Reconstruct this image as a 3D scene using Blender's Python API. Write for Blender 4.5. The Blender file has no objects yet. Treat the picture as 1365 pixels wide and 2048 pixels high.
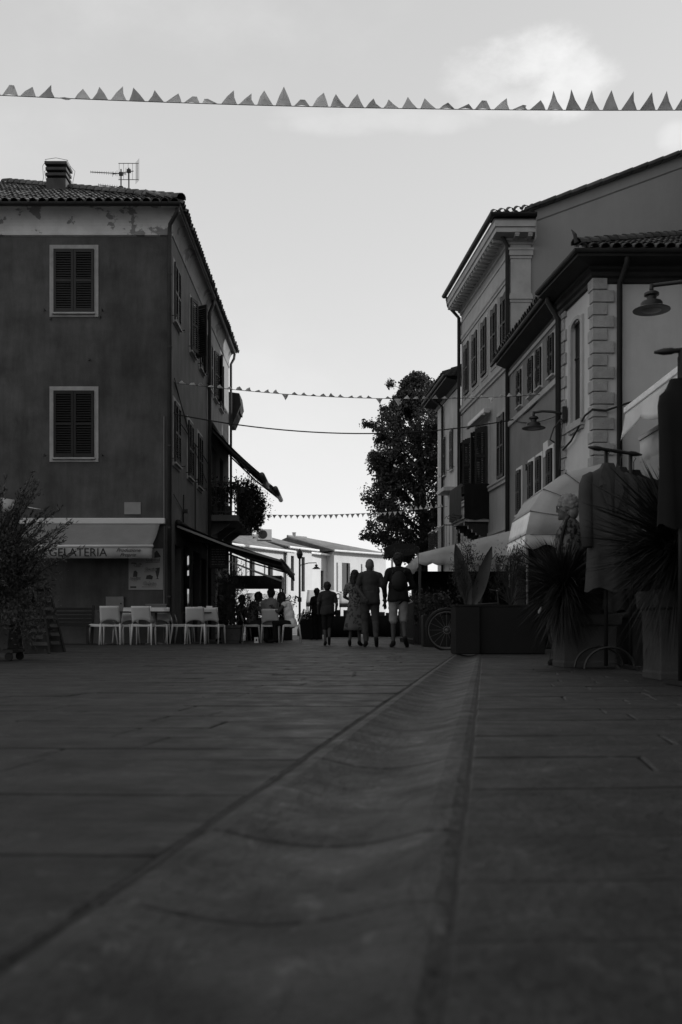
import bpy, bmesh, math, random
from math import radians, sin, cos, pi, sqrt, atan2, hypot
from mathutils import Vector, Matrix, Quaternion, noise
R = random.Random(7)
SC = bpy.context.scene
COL = SC.collection

# ------------------------------------------------------------------ camera
F_PX, HOR, CX, CAM_H = 1990.6, 1256.0, 682.5, 0.37      # focal length, horizon and centre in photo pixels; eye height
cam_d = bpy.data.cameras.new('camera')
cam = bpy.data.objects.new('camera', cam_d); COL.objects.link(cam)
cam.location = (0, 0, CAM_H); cam.rotation_euler = (radians(90), 0, 0)
cam_d.sensor_fit = 'HORIZONTAL'; cam_d.sensor_width = 24.0; cam_d.lens = 35.0
cam_d.shift_y = (HOR - 1024.0) / 1365.0
cam_d.clip_start = 0.05; cam_d.clip_end = 3000
cam_d.dof.use_dof = True; cam_d.dof.focus_distance = 25.0; cam_d.dof.aperture_fstop = 3.8
SC.camera = cam

# ------------------------------------------------------------------ sky, sun, exposure (a black and white photograph: all neutral)
SUN_AZ, SUN_EL = radians(86), radians(15)
SC.world = bpy.data.worlds.new('World'); SC.world.use_nodes = True
wn = SC.world.node_tree; wn.nodes.clear()
def WN(t, **k):
    n = wn.nodes.new(t)
    for a, b in k.items(): setattr(n, a, b)
    return n
def WM(op, a, b=None, c=None):
    n = WN('ShaderNodeMath', operation=op)
    for i, v in enumerate((a, b, c)):
        if v is None: continue
        if isinstance(v, (int, float)): n.inputs[i].default_value = v
        else: wn.links.new(v, n.inputs[i])
    return n.outputs[0]
sky = WN('ShaderNodeTexSky', sky_type='NISHITA', sun_disc=False)
sky.sun_elevation = SUN_EL; sky.sun_rotation = SUN_AZ
sky.air_density = 1.0; sky.dust_density = 1.0; sky.ozone_density = 1.0
bw = WN('ShaderNodeRGBToBW'); wn.links.new(sky.outputs[0], bw.inputs[0])
SKY_POW, SKY_GAIN, CLOUD_VAL = 0.42, 5.32, 9.4
tone = WM('MULTIPLY', WM('POWER', bw.outputs[0], SKY_POW), SKY_GAIN)
# clouds: one cumulus and its wisps ahead, and thin scattered ones over the rest of the sky
tcw = WN('ShaderNodeTexCoord'); nrm = WN('ShaderNodeVectorMath', operation='NORMALIZE'); wn.links.new(tcw.outputs['Generated'], nrm.inputs[0])
def w_noise(scale, detail, rough, off):
    mp = WN('ShaderNodeMapping'); mp.inputs['Location'].default_value = off; mp.inputs['Scale'].default_value = (1, 1, 1.7)
    wn.links.new(nrm.outputs[0], mp.inputs[0])
    n = WN('ShaderNodeTexNoise'); n.inputs['Scale'].default_value = scale; n.inputs['Detail'].default_value = detail; n.inputs['Roughness'].default_value = rough
    wn.links.new(mp.outputs[0], n.inputs['Vector']); return n.outputs[0]
def w_ramp(x, a, b):
    m = WN('ShaderNodeMapRange', interpolation_type='SMOOTHSTEP'); m.inputs[1].default_value = a; m.inputs[2].default_value = b
    wn.links.new(x, m.inputs[0]); return m.outputs[0]
fine = w_noise(9.0, 9, .62, (3.1, 0, 1.7)); broad = w_noise(2.2, 8, .6, (7.3, 2, 5))
def w_blob(px, py, rx, ry, k):
    """angular ellipse of cloud in the direction that the photo shows it"""
    c = Vector(((px - CX) / F_PX, 1, (HOR - py) / F_PX)).normalized()
    ex = Vector((0, 0, 1)).cross(c).normalized() * -1; ez = c.cross(ex) * -1
    tot = None
    for e, r in ((ex, rx), (ez, ry)):
        d = WN('ShaderNodeVectorMath', operation='DOT_PRODUCT'); wn.links.new(nrm.outputs[0], d.inputs[0]); d.inputs[1].default_value = e
        q = WM('POWER', WM('ABSOLUTE', WM('DIVIDE', WM('SUBTRACT', d.outputs['Value'], c.dot(e)), r)), 2.0)
        tot = q if tot is None else WM('ADD', tot, q)
    f = WN('ShaderNodeVectorMath', operation='DOT_PRODUCT'); wn.links.new(nrm.outputs[0], f.inputs[0]); f.inputs[1].default_value = c
    body = WM('ADD', WM('SUBTRACT', 1.0, tot), WM('MULTIPLY', WM('SUBTRACT', fine, 0.5), 3.6))
    return WM('MULTIPLY', WM('MULTIPLY', w_ramp(body, -.25, 1.25), k), WM('GREATER_THAN', f.outputs['Value'], 0.0))
cl = None
for b in ((1040, 118, .060, .028, 1.0), (1130, 165, .045, .030, .95), (975, 150, .04, .026, .6), (1060, 195, .07, .016, .5), (760, 240, .10, .013, .32), (640, 228, .05, .008, .2), (1350, 275, .016, .014, .5)):
    m = w_blob(*b); cl = m if cl is None else WM('MAXIMUM', cl, m)
cl = WM('MAXIMUM', cl, WM('MULTIPLY', w_ramp(broad, .56, .80), .30))
mixc = WN('ShaderNodeMix', data_type='FLOAT'); wn.links.new(cl, mixc.inputs[0]); wn.links.new(tone, mixc.inputs[2]); mixc.inputs[3].default_value = CLOUD_VAL
tone = mixc.outputs[0]
bg = WN('ShaderNodeBackground'); bg.inputs['Strength'].default_value = 0.1
wo = WN('ShaderNodeOutputWorld')
wn.links.new(tone, bg.inputs['Color']); wn.links.new(bg.outputs[0], wo.inputs['Surface'])
sun_d = bpy.data.lights.new('sun', 'SUN'); sun_d.energy = 4.5; sun_d.angle = radians(0.53); sun_d.color = (1, 1, 1)
sun = bpy.data.objects.new('sun', sun_d); COL.objects.link(sun)
S_DIR = Vector((sin(SUN_AZ) * cos(SUN_EL), cos(SUN_AZ) * cos(SUN_EL), sin(SUN_EL)))
sun.rotation_euler = (-S_DIR).to_track_quat('-Z', 'Y').to_euler(); sun.location = S_DIR * 60
SC.view_settings.view_transform = 'Standard'; SC.view_settings.look = 'None'
SC.view_settings.exposure = 0.0; SC.view_settings.gamma = 1.0; SC.view_settings.use_curve_mapping = False

# ------------------------------------------------------------------ small tools
def P(px, py, Y): return Vector(((px - CX) / F_PX * Y, Y, CAM_H + (HOR - py) / F_PX * Y))   # photo pixel at a known depth -> metres
def root_of(o):
    while o.parent: o = o.parent
    return o
class MB:
    def __init__(self): self.v = []; self.f = []
    def add(self, vs, fs):
        n = len(self.v); self.v += [tuple(a) for a in vs]; self.f += [tuple(i + n for i in q) for q in fs]; return self
    def quad(self, *p): return self.add(p, [tuple(range(len(p)))])
    def box(self, x0, x1, y0, y1, z0, z1):
        return self.add([(x0,y0,z0),(x1,y0,z0),(x1,y1,z0),(x0,y1,z0),(x0,y0,z1),(x1,y0,z1),(x1,y1,z1),(x0,y1,z1)],
                        [(3,2,1,0),(4,5,6,7),(0,1,5,4),(1,2,6,5),(2,3,7,6),(3,0,4,7)])
    def obox(self, c, a, b, d):
        c, a, b, d = Vector(c), Vector(a), Vector(b), Vector(d)
        return self.add([c-a-b-d, c+a-b-d, c+a+b-d, c-a+b-d, c-a-b+d, c+a-b+d, c+a+b+d, c-a+b+d],
                        [(3,2,1,0),(4,5,6,7),(0,1,5,4),(1,2,6,5),(2,3,7,6),(3,0,4,7)])
    def bar(self, p, q, w, h, up=(0,0,1)):
        p, q = Vector(p), Vector(q); d = (q - p); L = d.length
        if L < 1e-6: return self
        d /= L; s = d.cross(Vector(up))
        if s.length < 1e-4: s = d.cross(Vector((1, 0, 0)))
        s.normalize(); u = s.cross(d)
        return self.obox((p + q) / 2, d * L / 2, s * w / 2, u * h / 2)
    def tube(self, pts, r, n=8, caps=True):
        pts = [Vector(p) for p in pts]; m = len(pts); rs = r if isinstance(r, (list, tuple)) else [r] * m
        b = len(self.v); up = None
        for i, p in enumerate(pts):
            d = (pts[min(i + 1, m - 1)] - pts[max(i - 1, 0)])
            d = d.normalized() if d.length > 1e-9 else Vector((0, 0, 1))
            if up is None: up = Vector((0, 0, 1)) if abs(d.z) < .9 else Vector((1, 0, 0))
            s = d.cross(up).normalized(); t = s.cross(d).normalized(); up = t
            for k in range(n):
                a = 2 * pi * k / n; self.v.append(tuple(p + (s * cos(a) + t * sin(a)) * rs[i]))
        for i in range(m - 1):
            for k in range(n):
                self.f.append((b + i*n + k, b + i*n + (k+1) % n, b + (i+1)*n + (k+1) % n, b + (i+1)*n + k))
        if caps:
            self.f.append(tuple(b + k for k in reversed(range(n)))); self.f.append(tuple(b + (m-1)*n + k for k in range(n)))
        return self
    def lathe(self, prof, c=(0, 0, 0), n=20, sx=1.0, sy=1.0):
        b = len(self.v); m = len(prof)
        for r, z in prof:
            for k in range(n):
                a = 2 * pi * k / n; self.v.append((c[0] + r*cos(a)*sx, c[1] + r*sin(a)*sy, c[2] + z))
        for i in range(m - 1):
            for k in range(n):
                self.f.append((b + i*n + k, b + i*n + (k+1) % n, b + (i+1)*n + (k+1) % n, b + (i+1)*n + k))
        self.f.append(tuple(b + k for k in reversed(range(n)))); self.f.append(tuple(b + (m-1)*n + k for k in range(n)))
        return self
    def square_lathe(self, prof, c=(0, 0, 0), d=1.0):
        """square section pot: half width and height pairs"""
        b = len(self.v); m = len(prof)
        for r, z in prof:
            for sx, sy in ((-1,-1),(1,-1),(1,1),(-1,1)): self.v.append((c[0] + sx*r, c[1] + sy*r*d, c[2] + z))
        for i in range(m - 1):
            for k in range(4): self.f.append((b + i*4 + k, b + i*4 + (k+1) % 4, b + (i+1)*4 + (k+1) % 4, b + (i+1)*4 + k))
        self.f.append((b+3, b+2, b+1, b)); e = b + (m-1)*4; self.f.append((e, e+1, e+2, e+3)); return self
    def sweep(self, path, prof, close=False):
        """profile (out, z) swept along a plan path; out is to the right of travel, mitred"""
        path = [Vector((p[0], p[1])) for p in path]; m = len(path); b = len(self.v); k = len(prof)
        for i in range(m):
            d0 = (path[i] - path[i-1]).normalized() if i > 0 else None
            d1 = (path[i+1] - path[i]).normalized() if i < m - 1 else None
            if d0 is None: d0 = d1
            if d1 is None: d1 = d0
            n0 = Vector((d0.y, -d0.x)); n1 = Vector((d1.y, -d1.x)); nn = n0 + n1; nn = nn / max(1e-6, nn.dot(n0))
            for o, z in prof: self.v.append((path[i].x + nn.x * o, path[i].y + nn.y * o, z))
        for i in range(m - 1):
            for j in range(k if close else k - 1):
                self.f.append((b + i*k + j, b + (i+1)*k + j, b + (i+1)*k + (j+1) % k, b + i*k + (j+1) % k))
        if close:
            self.f.append(tuple(b + j for j in range(k))); self.f.append(tuple(b + (m-1)*k + j for j in reversed(range(k))))
        return self
    def surf(self, rows):
        b = len(self.v); n = len(rows[0])
        for r in rows: self.v += [tuple(p) for p in r]
        for i in range(len(rows) - 1):
            for j in range(n - 1): self.f.append((b + i*n + j, b + i*n + j + 1, b + (i+1)*n + j + 1, b + (i+1)*n + j))
        return self
    def mesh(self, name, m=None, smooth=False):
        me = bpy.data.meshes.new(name); me.from_pydata(self.v, [], self.f)
        if m: me.materials.append(m)
        if smooth: me.polygons.foreach_set('use_smooth', [True] * len(me.polygons))
        me.update(); return me
    def build(self, name, m=None, parent=None, smooth=False, world=True, bevel=0, thick=0):
        if parent is not None and world:
            inv = root_of(parent).matrix_basis.inverted()
            p = parent
            if p.parent is not None and p.matrix_basis != Matrix(): inv = p.matrix_basis.inverted() @ inv
            self.v = [tuple(inv @ Vector(a)) for a in self.v]
        o = bpy.data.objects.new(name, self.mesh(name, m, smooth)); COL.objects.link(o)
        if parent is not None: o.parent = parent
        if bevel:
            b = o.modifiers.new('bevel', 'BEVEL'); b.width = bevel; b.segments = 2; b.limit_method = 'ANGLE'
        if thick:
            b = o.modifiers.new('solid', 'SOLIDIFY'); b.thickness = thick; b.offset = 0
        return o
def tag(o, label=None, cat=None, group=None, kind=None):
    for k, v in (('label', label), ('category', cat), ('group', group), ('kind', kind)):
        if v: o[k] = v
    return o
def thing(name, label, cat, loc=(0, 0, 0), rz=0, group=None):
    o = bpy.data.objects.new(name, None); COL.objects.link(o); o.empty_display_size = .1
    o.matrix_basis = Matrix.Translation(loc) @ Matrix.Rotation(rz, 4, 'Z')
    return tag(o, label, cat, group)
def pnode(name, parent):
    o = bpy.data.objects.new(name, None); COL.objects.link(o); o.parent = parent; o.empty_display_size = .05; return o
def inst(o_mesh, name, parent, mw):
    """a further piece that shares its mesh"""
    o = bpy.data.objects.new(name, o_mesh); COL.objects.link(o); o.parent = parent
    o.matrix_basis = root_of(parent).matrix_basis.inverted() @ mw; return o
def copy_thing(root, loc, rz, label, group=None):
    r = root.copy(); COL.objects.link(r); r.matrix_basis = Matrix.Translation(loc) @ Matrix.Rotation(rz, 4, 'Z'); r['label'] = label
    if group: r['group'] = group
    for ch in root.children:
        c = ch.copy(); COL.objects.link(c); c.parent = r
        for g in ch.children:
            d = g.copy(); COL.objects.link(d); d.parent = c
    return r
def lettering(name, txt, m, parent, mw, size, shear=0.0, align='LEFT', depth=.002, sx=1.0, bold=0.0, world=True):
    cu = bpy.data.curves.new('t', 'FONT'); cu.body = txt; cu.size = size; cu.shear = shear; cu.align_x = align; cu.extrude = depth; cu.offset = bold; cu.resolution_u = 3
    t = bpy.data.objects.new('t', cu); COL.objects.link(t); dg = bpy.context.evaluated_depsgraph_get()
    me = bpy.data.meshes.new_from_object(t.evaluated_get(dg)); bpy.data.objects.remove(t)
    me.name = name; me.materials.clear(); me.materials.append(m)
    M = mw @ Matrix.Diagonal((sx, 1, 1, 1))
    me.transform((root_of(parent).matrix_basis.inverted() @ M) if world else M)
    o = bpy.data.objects.new(name, me); COL.objects.link(o); o.parent = parent; return o
FRONT = Matrix.Rotation(radians(90), 4, 'X')            # writing upright, facing the camera
def T(*a): return Matrix.Translation(a if len(a) == 3 else a[0])
class Fac:
    """one wall face: start, end in plan; s runs along it, out is away from the wall (towards side=+1 right of travel, -1 left)"""
    def __init__(self, a, b, side):
        self.a = Vector((a[0], a[1], 0)); d = Vector((b[0] - a[0], b[1] - a[1], 0)); self.L = d.length; self.u = d.normalized()
        self.n = Vector((self.u.y, -self.u.x, 0)) * side
    def p(self, s, z, o=0.0): return self.a + self.u * s + self.n * o + Vector((0, 0, z))
    def at(self, px, py):
        k = (px - CX) / F_PX; s = (k * self.a.y - self.a.x) / (self.u.x - k * self.u.y); Y = self.a.y + s * self.u.y
        return s, CAM_H + (HOR - py) / F_PX * Y
    def box(self, mb, s0, s1, z0, z1, o0, o1):
        return mb.obox(self.p((s0+s1)/2, (z0+z1)/2, (o0+o1)/2), self.u*(s1-s0)/2, self.n*(o1-o0)/2, Vector((0, 0, (z1-z0)/2)))
    def wall(self, mb, z0, z1, holes, depth=.16, s0=0.0, s1=None):
        """wall skin with reveals round its openings (s0, s1, z0, z1)"""
        s1 = self.L if s1 is None else s1
        S = sorted({s0, s1, *[min(max(v, s0), s1) for h in holes for v in h[:2]]}); Z = sorted({z0, z1, *[v for h in holes for v in h[2:4]]})
        for i in range(len(S) - 1):
            for j in range(len(Z) - 1):
                sc, zc = (S[i]+S[i+1])/2, (Z[j]+Z[j+1])/2
                if any(h[0] < sc < h[1] and h[2] < zc < h[3] for h in holes): continue
                mb.quad(self.p(S[i], Z[j]), self.p(S[i+1], Z[j]), self.p(S[i+1], Z[j+1]), self.p(S[i], Z[j+1]))
        for h in holes:
            a, b, c, d = h[:4]
            for (q0, q1) in (((a, c), (b, c)), ((b, c), (b, d)), ((b, d), (a, d)), ((a, d), (a, c))):
                mb.quad(self.p(*q0), self.p(*q1), self.p(q1[0], q1[1], -depth), self.p(q0[0], q0[1], -depth))
        return mb

# ------------------------------------------------------------------ materials (neutral greys, procedural)
def G(name, v, rough=.85, var=.22, scale=3.0, streak=0.0, patch=None, bump=0.0, bscale=60, rnd=0.0, spec=.25, trans=0.0, stretch=(1, 1, 1), metal=0.0, grit=0.0):
    m = bpy.data.materials.new(name); m.use_nodes = True; nt = m.node_tree; b = nt.nodes['Principled BSDF']
    def N(t): return nt.nodes.new(t)
    def M(op, a, c):
        n = N('ShaderNodeMath'); n.operation = op
        for i, q in enumerate((a, c)):
            if isinstance(q, (int, float)): n.inputs[i].default_value = q
            else: nt.links.new(q, n.inputs[i])
        return n.outputs[0]
    tc = N('ShaderNodeTexCoord')
    def noise_(sc, det, st=(1, 1, 1), ro=.6):
        mp = N('ShaderNodeMapping'); mp.inputs['Scale'].default_value = st; nt.links.new(tc.outputs['Object'], mp.inputs[0])
        n = N('ShaderNodeTexNoise'); n.inputs['Scale'].default_value = sc; n.inputs['Detail'].default_value = det; n.inputs['Roughness'].default_value = ro
        nt.links.new(mp.outputs[0], n.inputs['Vector']); return n.outputs[0]
    def rng(x, a, c, lo, hi, st=False):
        n = N('ShaderNodeMapRange'); n.interpolation_type = 'SMOOTHSTEP' if st else 'LINEAR'
        for i, q in enumerate((a, c, lo, hi)): n.inputs[i+1].default_value = q
        nt.links.new(x, n.inputs[0]); return n.outputs[0]
    val = M('MULTIPLY', rng(noise_(scale, 8, stretch), .25, .75, 1 - var, 1 + var), v)
    val = M('MULTIPLY', val, rng(noise_(scale * .17, 3, stretch), .3, .7, 1 - var * .7, 1 + var * .7))
    if streak: val = M('MULTIPLY', val, rng(noise_(2.4, 9, (1.15, 1.15, .20), .72), .3, .7, 1 - streak, 1 + streak))
    if patch: val = M('MULTIPLY', val, rng(noise_(patch[0], 7, patch[3] if len(patch) > 3 else (1, 1, 1)), patch[1], patch[1] + (patch[4] if len(patch) > 4 else .03), 1.0, patch[2], True))
    if grit:                                                     # worn stone: pale scuffs, dark pits, each piece its own tone
        val = M('MULTIPLY', val, rng(noise_(33, 5), .59, .66, 1.0, .38, True)); val = M('MULTIPLY', val, rng(noise_(19, 6, (1, .6, 1)), .57, .69, 1.0, 2.3, True))
        val = M('MULTIPLY', val, rng(noise_(1.1, 5), .3, .7, .66, 1.4)); val = M('MULTIPLY', val, rng(noise_(3.2, 6, (.35, 1.7, 1)), .3, .7, .68, 1.42)); val = M('MULTIPLY', val, rng(noise_(70, 4), .3, .7, .78, 1.25)); ge = N('ShaderNodeNewGeometry'); val = M('MULTIPLY', val, rng(ge.outputs['Random Per Island'], 0, 1, 1 - grit, 1 + grit))
        rv = rng(noise_(5, 5), .3, .7, rough - .14, rough + .14); nt.links.new(rv, b.inputs['Roughness'])
    if rnd:
        oi = N('ShaderNodeObjectInfo'); val = M('MULTIPLY', val, rng(oi.outputs['Random'], 0, 1, 1 - rnd, 1 + rnd))
    nt.links.new(val, b.inputs['Base Color'])
    b.inputs['Roughness'].default_value = rough; b.inputs['Specular IOR Level'].default_value = spec; b.inputs['Metallic'].default_value = metal
    if bump:
        bp = N('ShaderNodeBump'); bp.inputs['Strength'].default_value = bump; bp.inputs['Distance'].default_value = .02
        nt.links.new(noise_(bscale, 6, stretch), bp.inputs['Height']); nt.links.new(bp.outputs[0], b.inputs['Normal'])
    if trans:
        tr = N('ShaderNodeBsdfTranslucent'); nt.links.new(val, tr.inputs['Color']); mx = N('ShaderNodeMixShader'); mx.inputs[0].default_value = trans
        out = nt.nodes['Material Output']; nt.links.new(b.outputs[0], mx.inputs[1]); nt.links.new(tr.outputs[0], mx.inputs[2]); nt.links.new(mx.outputs[0], out.inputs['Surface'])
    return m
MT = {}
def mk(name, *a, **k): MT[name] = G(name, *a, **k)
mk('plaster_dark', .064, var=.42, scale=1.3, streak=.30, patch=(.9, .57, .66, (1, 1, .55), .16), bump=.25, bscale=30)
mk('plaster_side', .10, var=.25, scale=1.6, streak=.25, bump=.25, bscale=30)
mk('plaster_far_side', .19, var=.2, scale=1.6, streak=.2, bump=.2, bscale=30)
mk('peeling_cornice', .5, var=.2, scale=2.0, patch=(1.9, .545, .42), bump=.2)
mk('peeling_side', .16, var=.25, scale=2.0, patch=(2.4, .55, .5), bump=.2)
mk('trim_pale', .30, var=.22, scale=5, bump=.2)
mk('plaster_pale', .58, var=.10, scale=1.2, streak=.06, bump=.12, bscale=45)
mk('plaster_mid', .20, var=.14, scale=1.4, streak=.12, bump=.2)
mk('plaster_palazzo', .36, var=.12, scale=1.2, streak=.14, bump=.15)
mk('plaster_gable', .27, var=.08, scale=.9, streak=.05, bump=.1)
mk('plaster_end', .46, var=.15, scale=1.2, streak=.2, bump=.15)
mk('stone_pale', .40, var=.14, scale=3, streak=.08)
mk('quoin', .36, var=.16, scale=9, bump=.9, bscale=34, rnd=.08)
mk('white_wall', .44, var=.05, scale=1.2, streak=.06, bump=.1)
mk('white_wall_warm', .40, var=.06, scale=1.2, streak=.08, bump=.1)
mk('shutter', .011, rough=.6, var=.2, scale=6)
mk('shutter_grey', .026, rough=.6, var=.2, scale=6)
mk('black_metal', .012, rough=.45, var=.2, scale=8, spec=.4)
mk('grey_metal', .10, rough=.4, var=.2, scale=6, spec=.5)
mk('pipe', .028, rough=.55, var=.3, scale=4)
mk('tile', .075, rough=.85, var=.4, scale=9, rnd=.45, bump=.3)
mk('tile_far', .22, rough=.9, var=.3, scale=2, bump=.3)
mk('roof_base', .02, var=.3)
mk('wood_dark', .02, rough=.6, var=.4, scale=4, stretch=(1, 1, 6))
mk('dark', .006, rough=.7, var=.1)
mk('clear_glass', .02, rough=.04, var=.05, spec=1.0)
mk('dark_glass', .008, rough=.08, var=.1, spec=.5)
mk('awning_pale', .19, rough=.8, var=.12, scale=2.5, trans=.12, bump=1.0, bscale=4.5)
mk('awning_valance', .30, rough=.8, var=.12, scale=4, trans=.1, bump=1.0, bscale=4.5)
mk('awning_dark', .022, rough=.8, var=.2, scale=3, bump=1.0, bscale=4.5)
mk('awning_white', .75, rough=.8, var=.08, scale=3, trans=.25, bump=1.0, bscale=4.5)
mk('canvas', .48, rough=.8, var=.10, scale=3, trans=.2, bump=1.0, bscale=4.5)
mk('brightened_white', .86, rough=.45, var=.14, scale=7, trans=.05, patch=(9, .68, .7, (1, 1, .4)))  # brightened to paint in the sunlight on the market canopy side
mk('white_plastic', .46, rough=.4, var=.05, scale=3, spec=.5)
mk('white_paint', .6, rough=.5, var=.1, scale=5)
mk('ink', .015, rough=.7, var=.1)
mk('paper', .22, rough=.6, var=.1, scale=5)
mk('paper_white', .62, rough=.6, var=.1, scale=5)
mk('paper_dark', .045, rough=.6, var=.4, scale=14)
mk('terracotta', .045, rough=.85, var=.25, scale=6, bump=.25)
mk('planter_black', .005, rough=.55, var=.3, scale=3)
mk('soil', .015, var=.4, scale=20, bump=.6)
mk('bark', .035, rough=.95, var=.4, scale=8, stretch=(1, 1, .25), bump=.8, bscale=14)
mk('leaf_tree', .045, rough=.55, var=.35, scale=3, spec=.35, trans=.25)
mk('leaf_olive', .042, rough=.5, var=.4, scale=5, spec=.4, trans=.15)
mk('leaf_yucca', .018, rough=.6, var=.3, scale=4, rnd=.5, spec=.3)
mk('leaf_bush', .028, rough=.6, var=.4, scale=5, spec=.3, trans=.2)
mk('leaf_broad', .032, rough=.5, var=.25, scale=5, spec=.4)
mk('flag', .55, rough=.8, var=.25, scale=4, rnd=.3, trans=.6)
mk('cord', .02, rough=.8, var=.1)
mk('cord_pale', .25, rough=.8, var=.1)
mk('rubber', .008, rough=.7, var=.2)
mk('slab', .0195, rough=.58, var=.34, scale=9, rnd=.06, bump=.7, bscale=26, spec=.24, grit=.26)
mk('channel', .028, rough=.58, var=.32, scale=9, rnd=.05, bump=.7, bscale=26, stretch=(1, .5, 1), spec=.24, grit=.10)
mk('mortar', .032, var=.4, scale=30, bump=.4)
mk('joint', .022, var=.4, scale=12)
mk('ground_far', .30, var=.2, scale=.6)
mk('skin_light', .085, rough=.6, var=.08, scale=6)
mk('skin', .04, rough=.6, var=.08, scale=6)
mk('hair_dark', .010, rough=.6, var=.4, scale=20, stretch=(3, 3, .5))
mk('hair_grey', .09, rough=.7, var=.3, scale=20)
mk('hair_fair', .15, rough=.6, var=.35, scale=20, stretch=(3, 3, .6))
mk('cloth_black', .006, rough=.9, var=.3, scale=5)
mk('cloth_polo', .032, rough=.9, var=.2, scale=6)
mk('cloth_dark', .022, rough=.9, var=.25, scale=6)
mk('cloth_mid', .045, rough=.9, var=.2, scale=6)
mk('cloth_denim', .036, rough=.9, var=.3, scale=5)
mk('cloth_light', .20, rough=.9, var=.15, scale=6)
mk('cloth_white', .6, rough=.9, var=.12, scale=6)
mk('cloth_floral', .085, rough=.9, var=.15, scale=5, patch=(9, .52, .35))
mk('cloth_print', .10, rough=.9, var=.1, scale=5, patch=(26, .5, .18))

# ------------------------------------------------------------------ ground, paving, drain channel
tag(MB().quad((-900, -900, -.055), (900, -900, -.055), (900, 1500, -.055), (-900, 1500, -.055)).build('ground', MT['joint']), kind='structure')
GY = .35
def ch_r(Y): return -.04 + .1445 * Y
def ch_l(Y): return -.54 + .153 * Y
pave = bpy.data.objects.new('pavement', None); COL.objects.link(pave); tag(pave, kind='structure')
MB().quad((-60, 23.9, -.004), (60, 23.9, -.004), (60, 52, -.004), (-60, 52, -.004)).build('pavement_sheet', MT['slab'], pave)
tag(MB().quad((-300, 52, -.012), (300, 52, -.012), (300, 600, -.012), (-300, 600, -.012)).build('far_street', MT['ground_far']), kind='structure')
MB().add([(-9, .2, -.009), (ch_l(.2), .2, -.009), (ch_l(15.1), 15.1, -.009), (ch_l(24), 24, -.009), (-16, 24, -.009)], [(0, 1, 2, 3, 4)]).build('joint_bed', MT['mortar'], pave)
MB().add([(ch_r(.2), .2, -.009), (9, .2, -.009), (16, 24, -.009), (ch_l(24), 24, -.009), (ch_l(15.1), 15.1, -.009), (ch_r(15.1), 15.1, -.009)], [(0, 1, 2, 3, 4, 5)]).build('joint_bed', MT['mortar'], pave)
for f_, sg in ((ch_l, -1), (ch_r, 1)):                           # dirty joint along the channel
    a_, b_ = sorted((-.008 * sg, .014 * sg)); MB().quad((f_(.2) + a_, .2, -.0045), (f_(.2) + b_, .2, -.0045), (f_(15.1) + b_, 15.1, -.0045), (f_(15.1) + a_, 15.1, -.0045)).build('edge_joint', MT['mortar'], pave)
slabs = []
def slab_rows(left):
    Y = .30; row = 0
    while Y < 23.9:
        d = R.uniform(.235, .31); sl = -.03 if left else .05
        e0, e1 = (ch_l(Y), ch_l(Y + d)) if left else (ch_r(Y), ch_r(Y + d))
        lim = 5 + Y * .42
        if Y > 15.2: e0, e1 = (e0, e1) if left else (ch_l(Y), ch_l(Y + d))
        x = -R.uniform(.2, .8); first = True
        cur0, cur1 = e0, e1
        while abs(cur0) < lim or first:
            L = R.uniform(.45, 1.05); first = False; sg = -1 if left else 1
            n0, n1 = cur0 + sg * L, cur1 + sg * L
            g = .002
            def yy(X, y): return y + sl * (X - (e0 if left else e0))
            q = [(cur0, yy(cur0, Y)), (n0, yy(n0, Y)), (n1, yy(n1, Y + d)), (cur1, yy(cur1, Y + d))]
            if left: q = [q[1], q[0], q[3], q[2]]
            slabs.append((q, g)); cur0, cur1 = n0, n1
        Y += d; row += 1
slab_rows(True); slab_rows(False)
def slab_mesh(mb, q, g, dz):
    c = Vector((sum(a[0] for a in q) / 4, sum(a[1] for a in q) / 4))
    q = [(a[0] + R.uniform(-.003, .003), a[1] + R.uniform(-.003, .003)) for a in q]
    def ins(k): return [tuple(Vector(a) + (c - Vector(a)).normalized() * k * 1.41) for a in q]
    t, m_ = ins(g + .006), ins(g); tilt = R.uniform(-.002, .002)
    tz = [dz + tilt, dz - tilt, dz - tilt * .5, dz + tilt * .5]
    mb.add([(t[i][0], t[i][1], tz[i]) for i in range(4)] + [(m_[i][0], m_[i][1], tz[i] - .0045) for i in range(4)] + [(m_[i][0], m_[i][1], -.052) for i in range(4)],
           [(0, 1, 2, 3)] + [(4 + i, 4 + (i+1) % 4, (i+1) % 4, i) for i in range(4)] + [(8 + i, 8 + (i+1) % 4, 4 + (i+1) % 4, 4 + i) for i in range(4)])
def seen_slab(q):
    return any(a[1] > .86 and abs(a[0] / a[1]) < .35 for a in q)
vis = sorted([s for s in slabs if seen_slab(s[0])], key=lambda s: s[0][0][1] + abs(s[0][0][0]) * .1)
near, near_id = vis[:300], {id(s) for s in vis[:300]}
for q, g in near:
    mb = MB(); slab_mesh(mb, q, g, R.uniform(-.0025, .0015)); mb.build('paving_slab', MT['slab'], pave)
mb = MB()
for s in slabs:
    if id(s) not in near_id: slab_mesh(mb, s[0], s[1], R.uniform(-.0025, .0005))
tag(mb.build('paving_field', MT['slab'], pave), kind='stuff')
drain = bpy.data.objects.new('drain_channel', None); COL.objects.link(drain); tag(drain, kind='structure')
Y = .30; NT = 22
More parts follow.
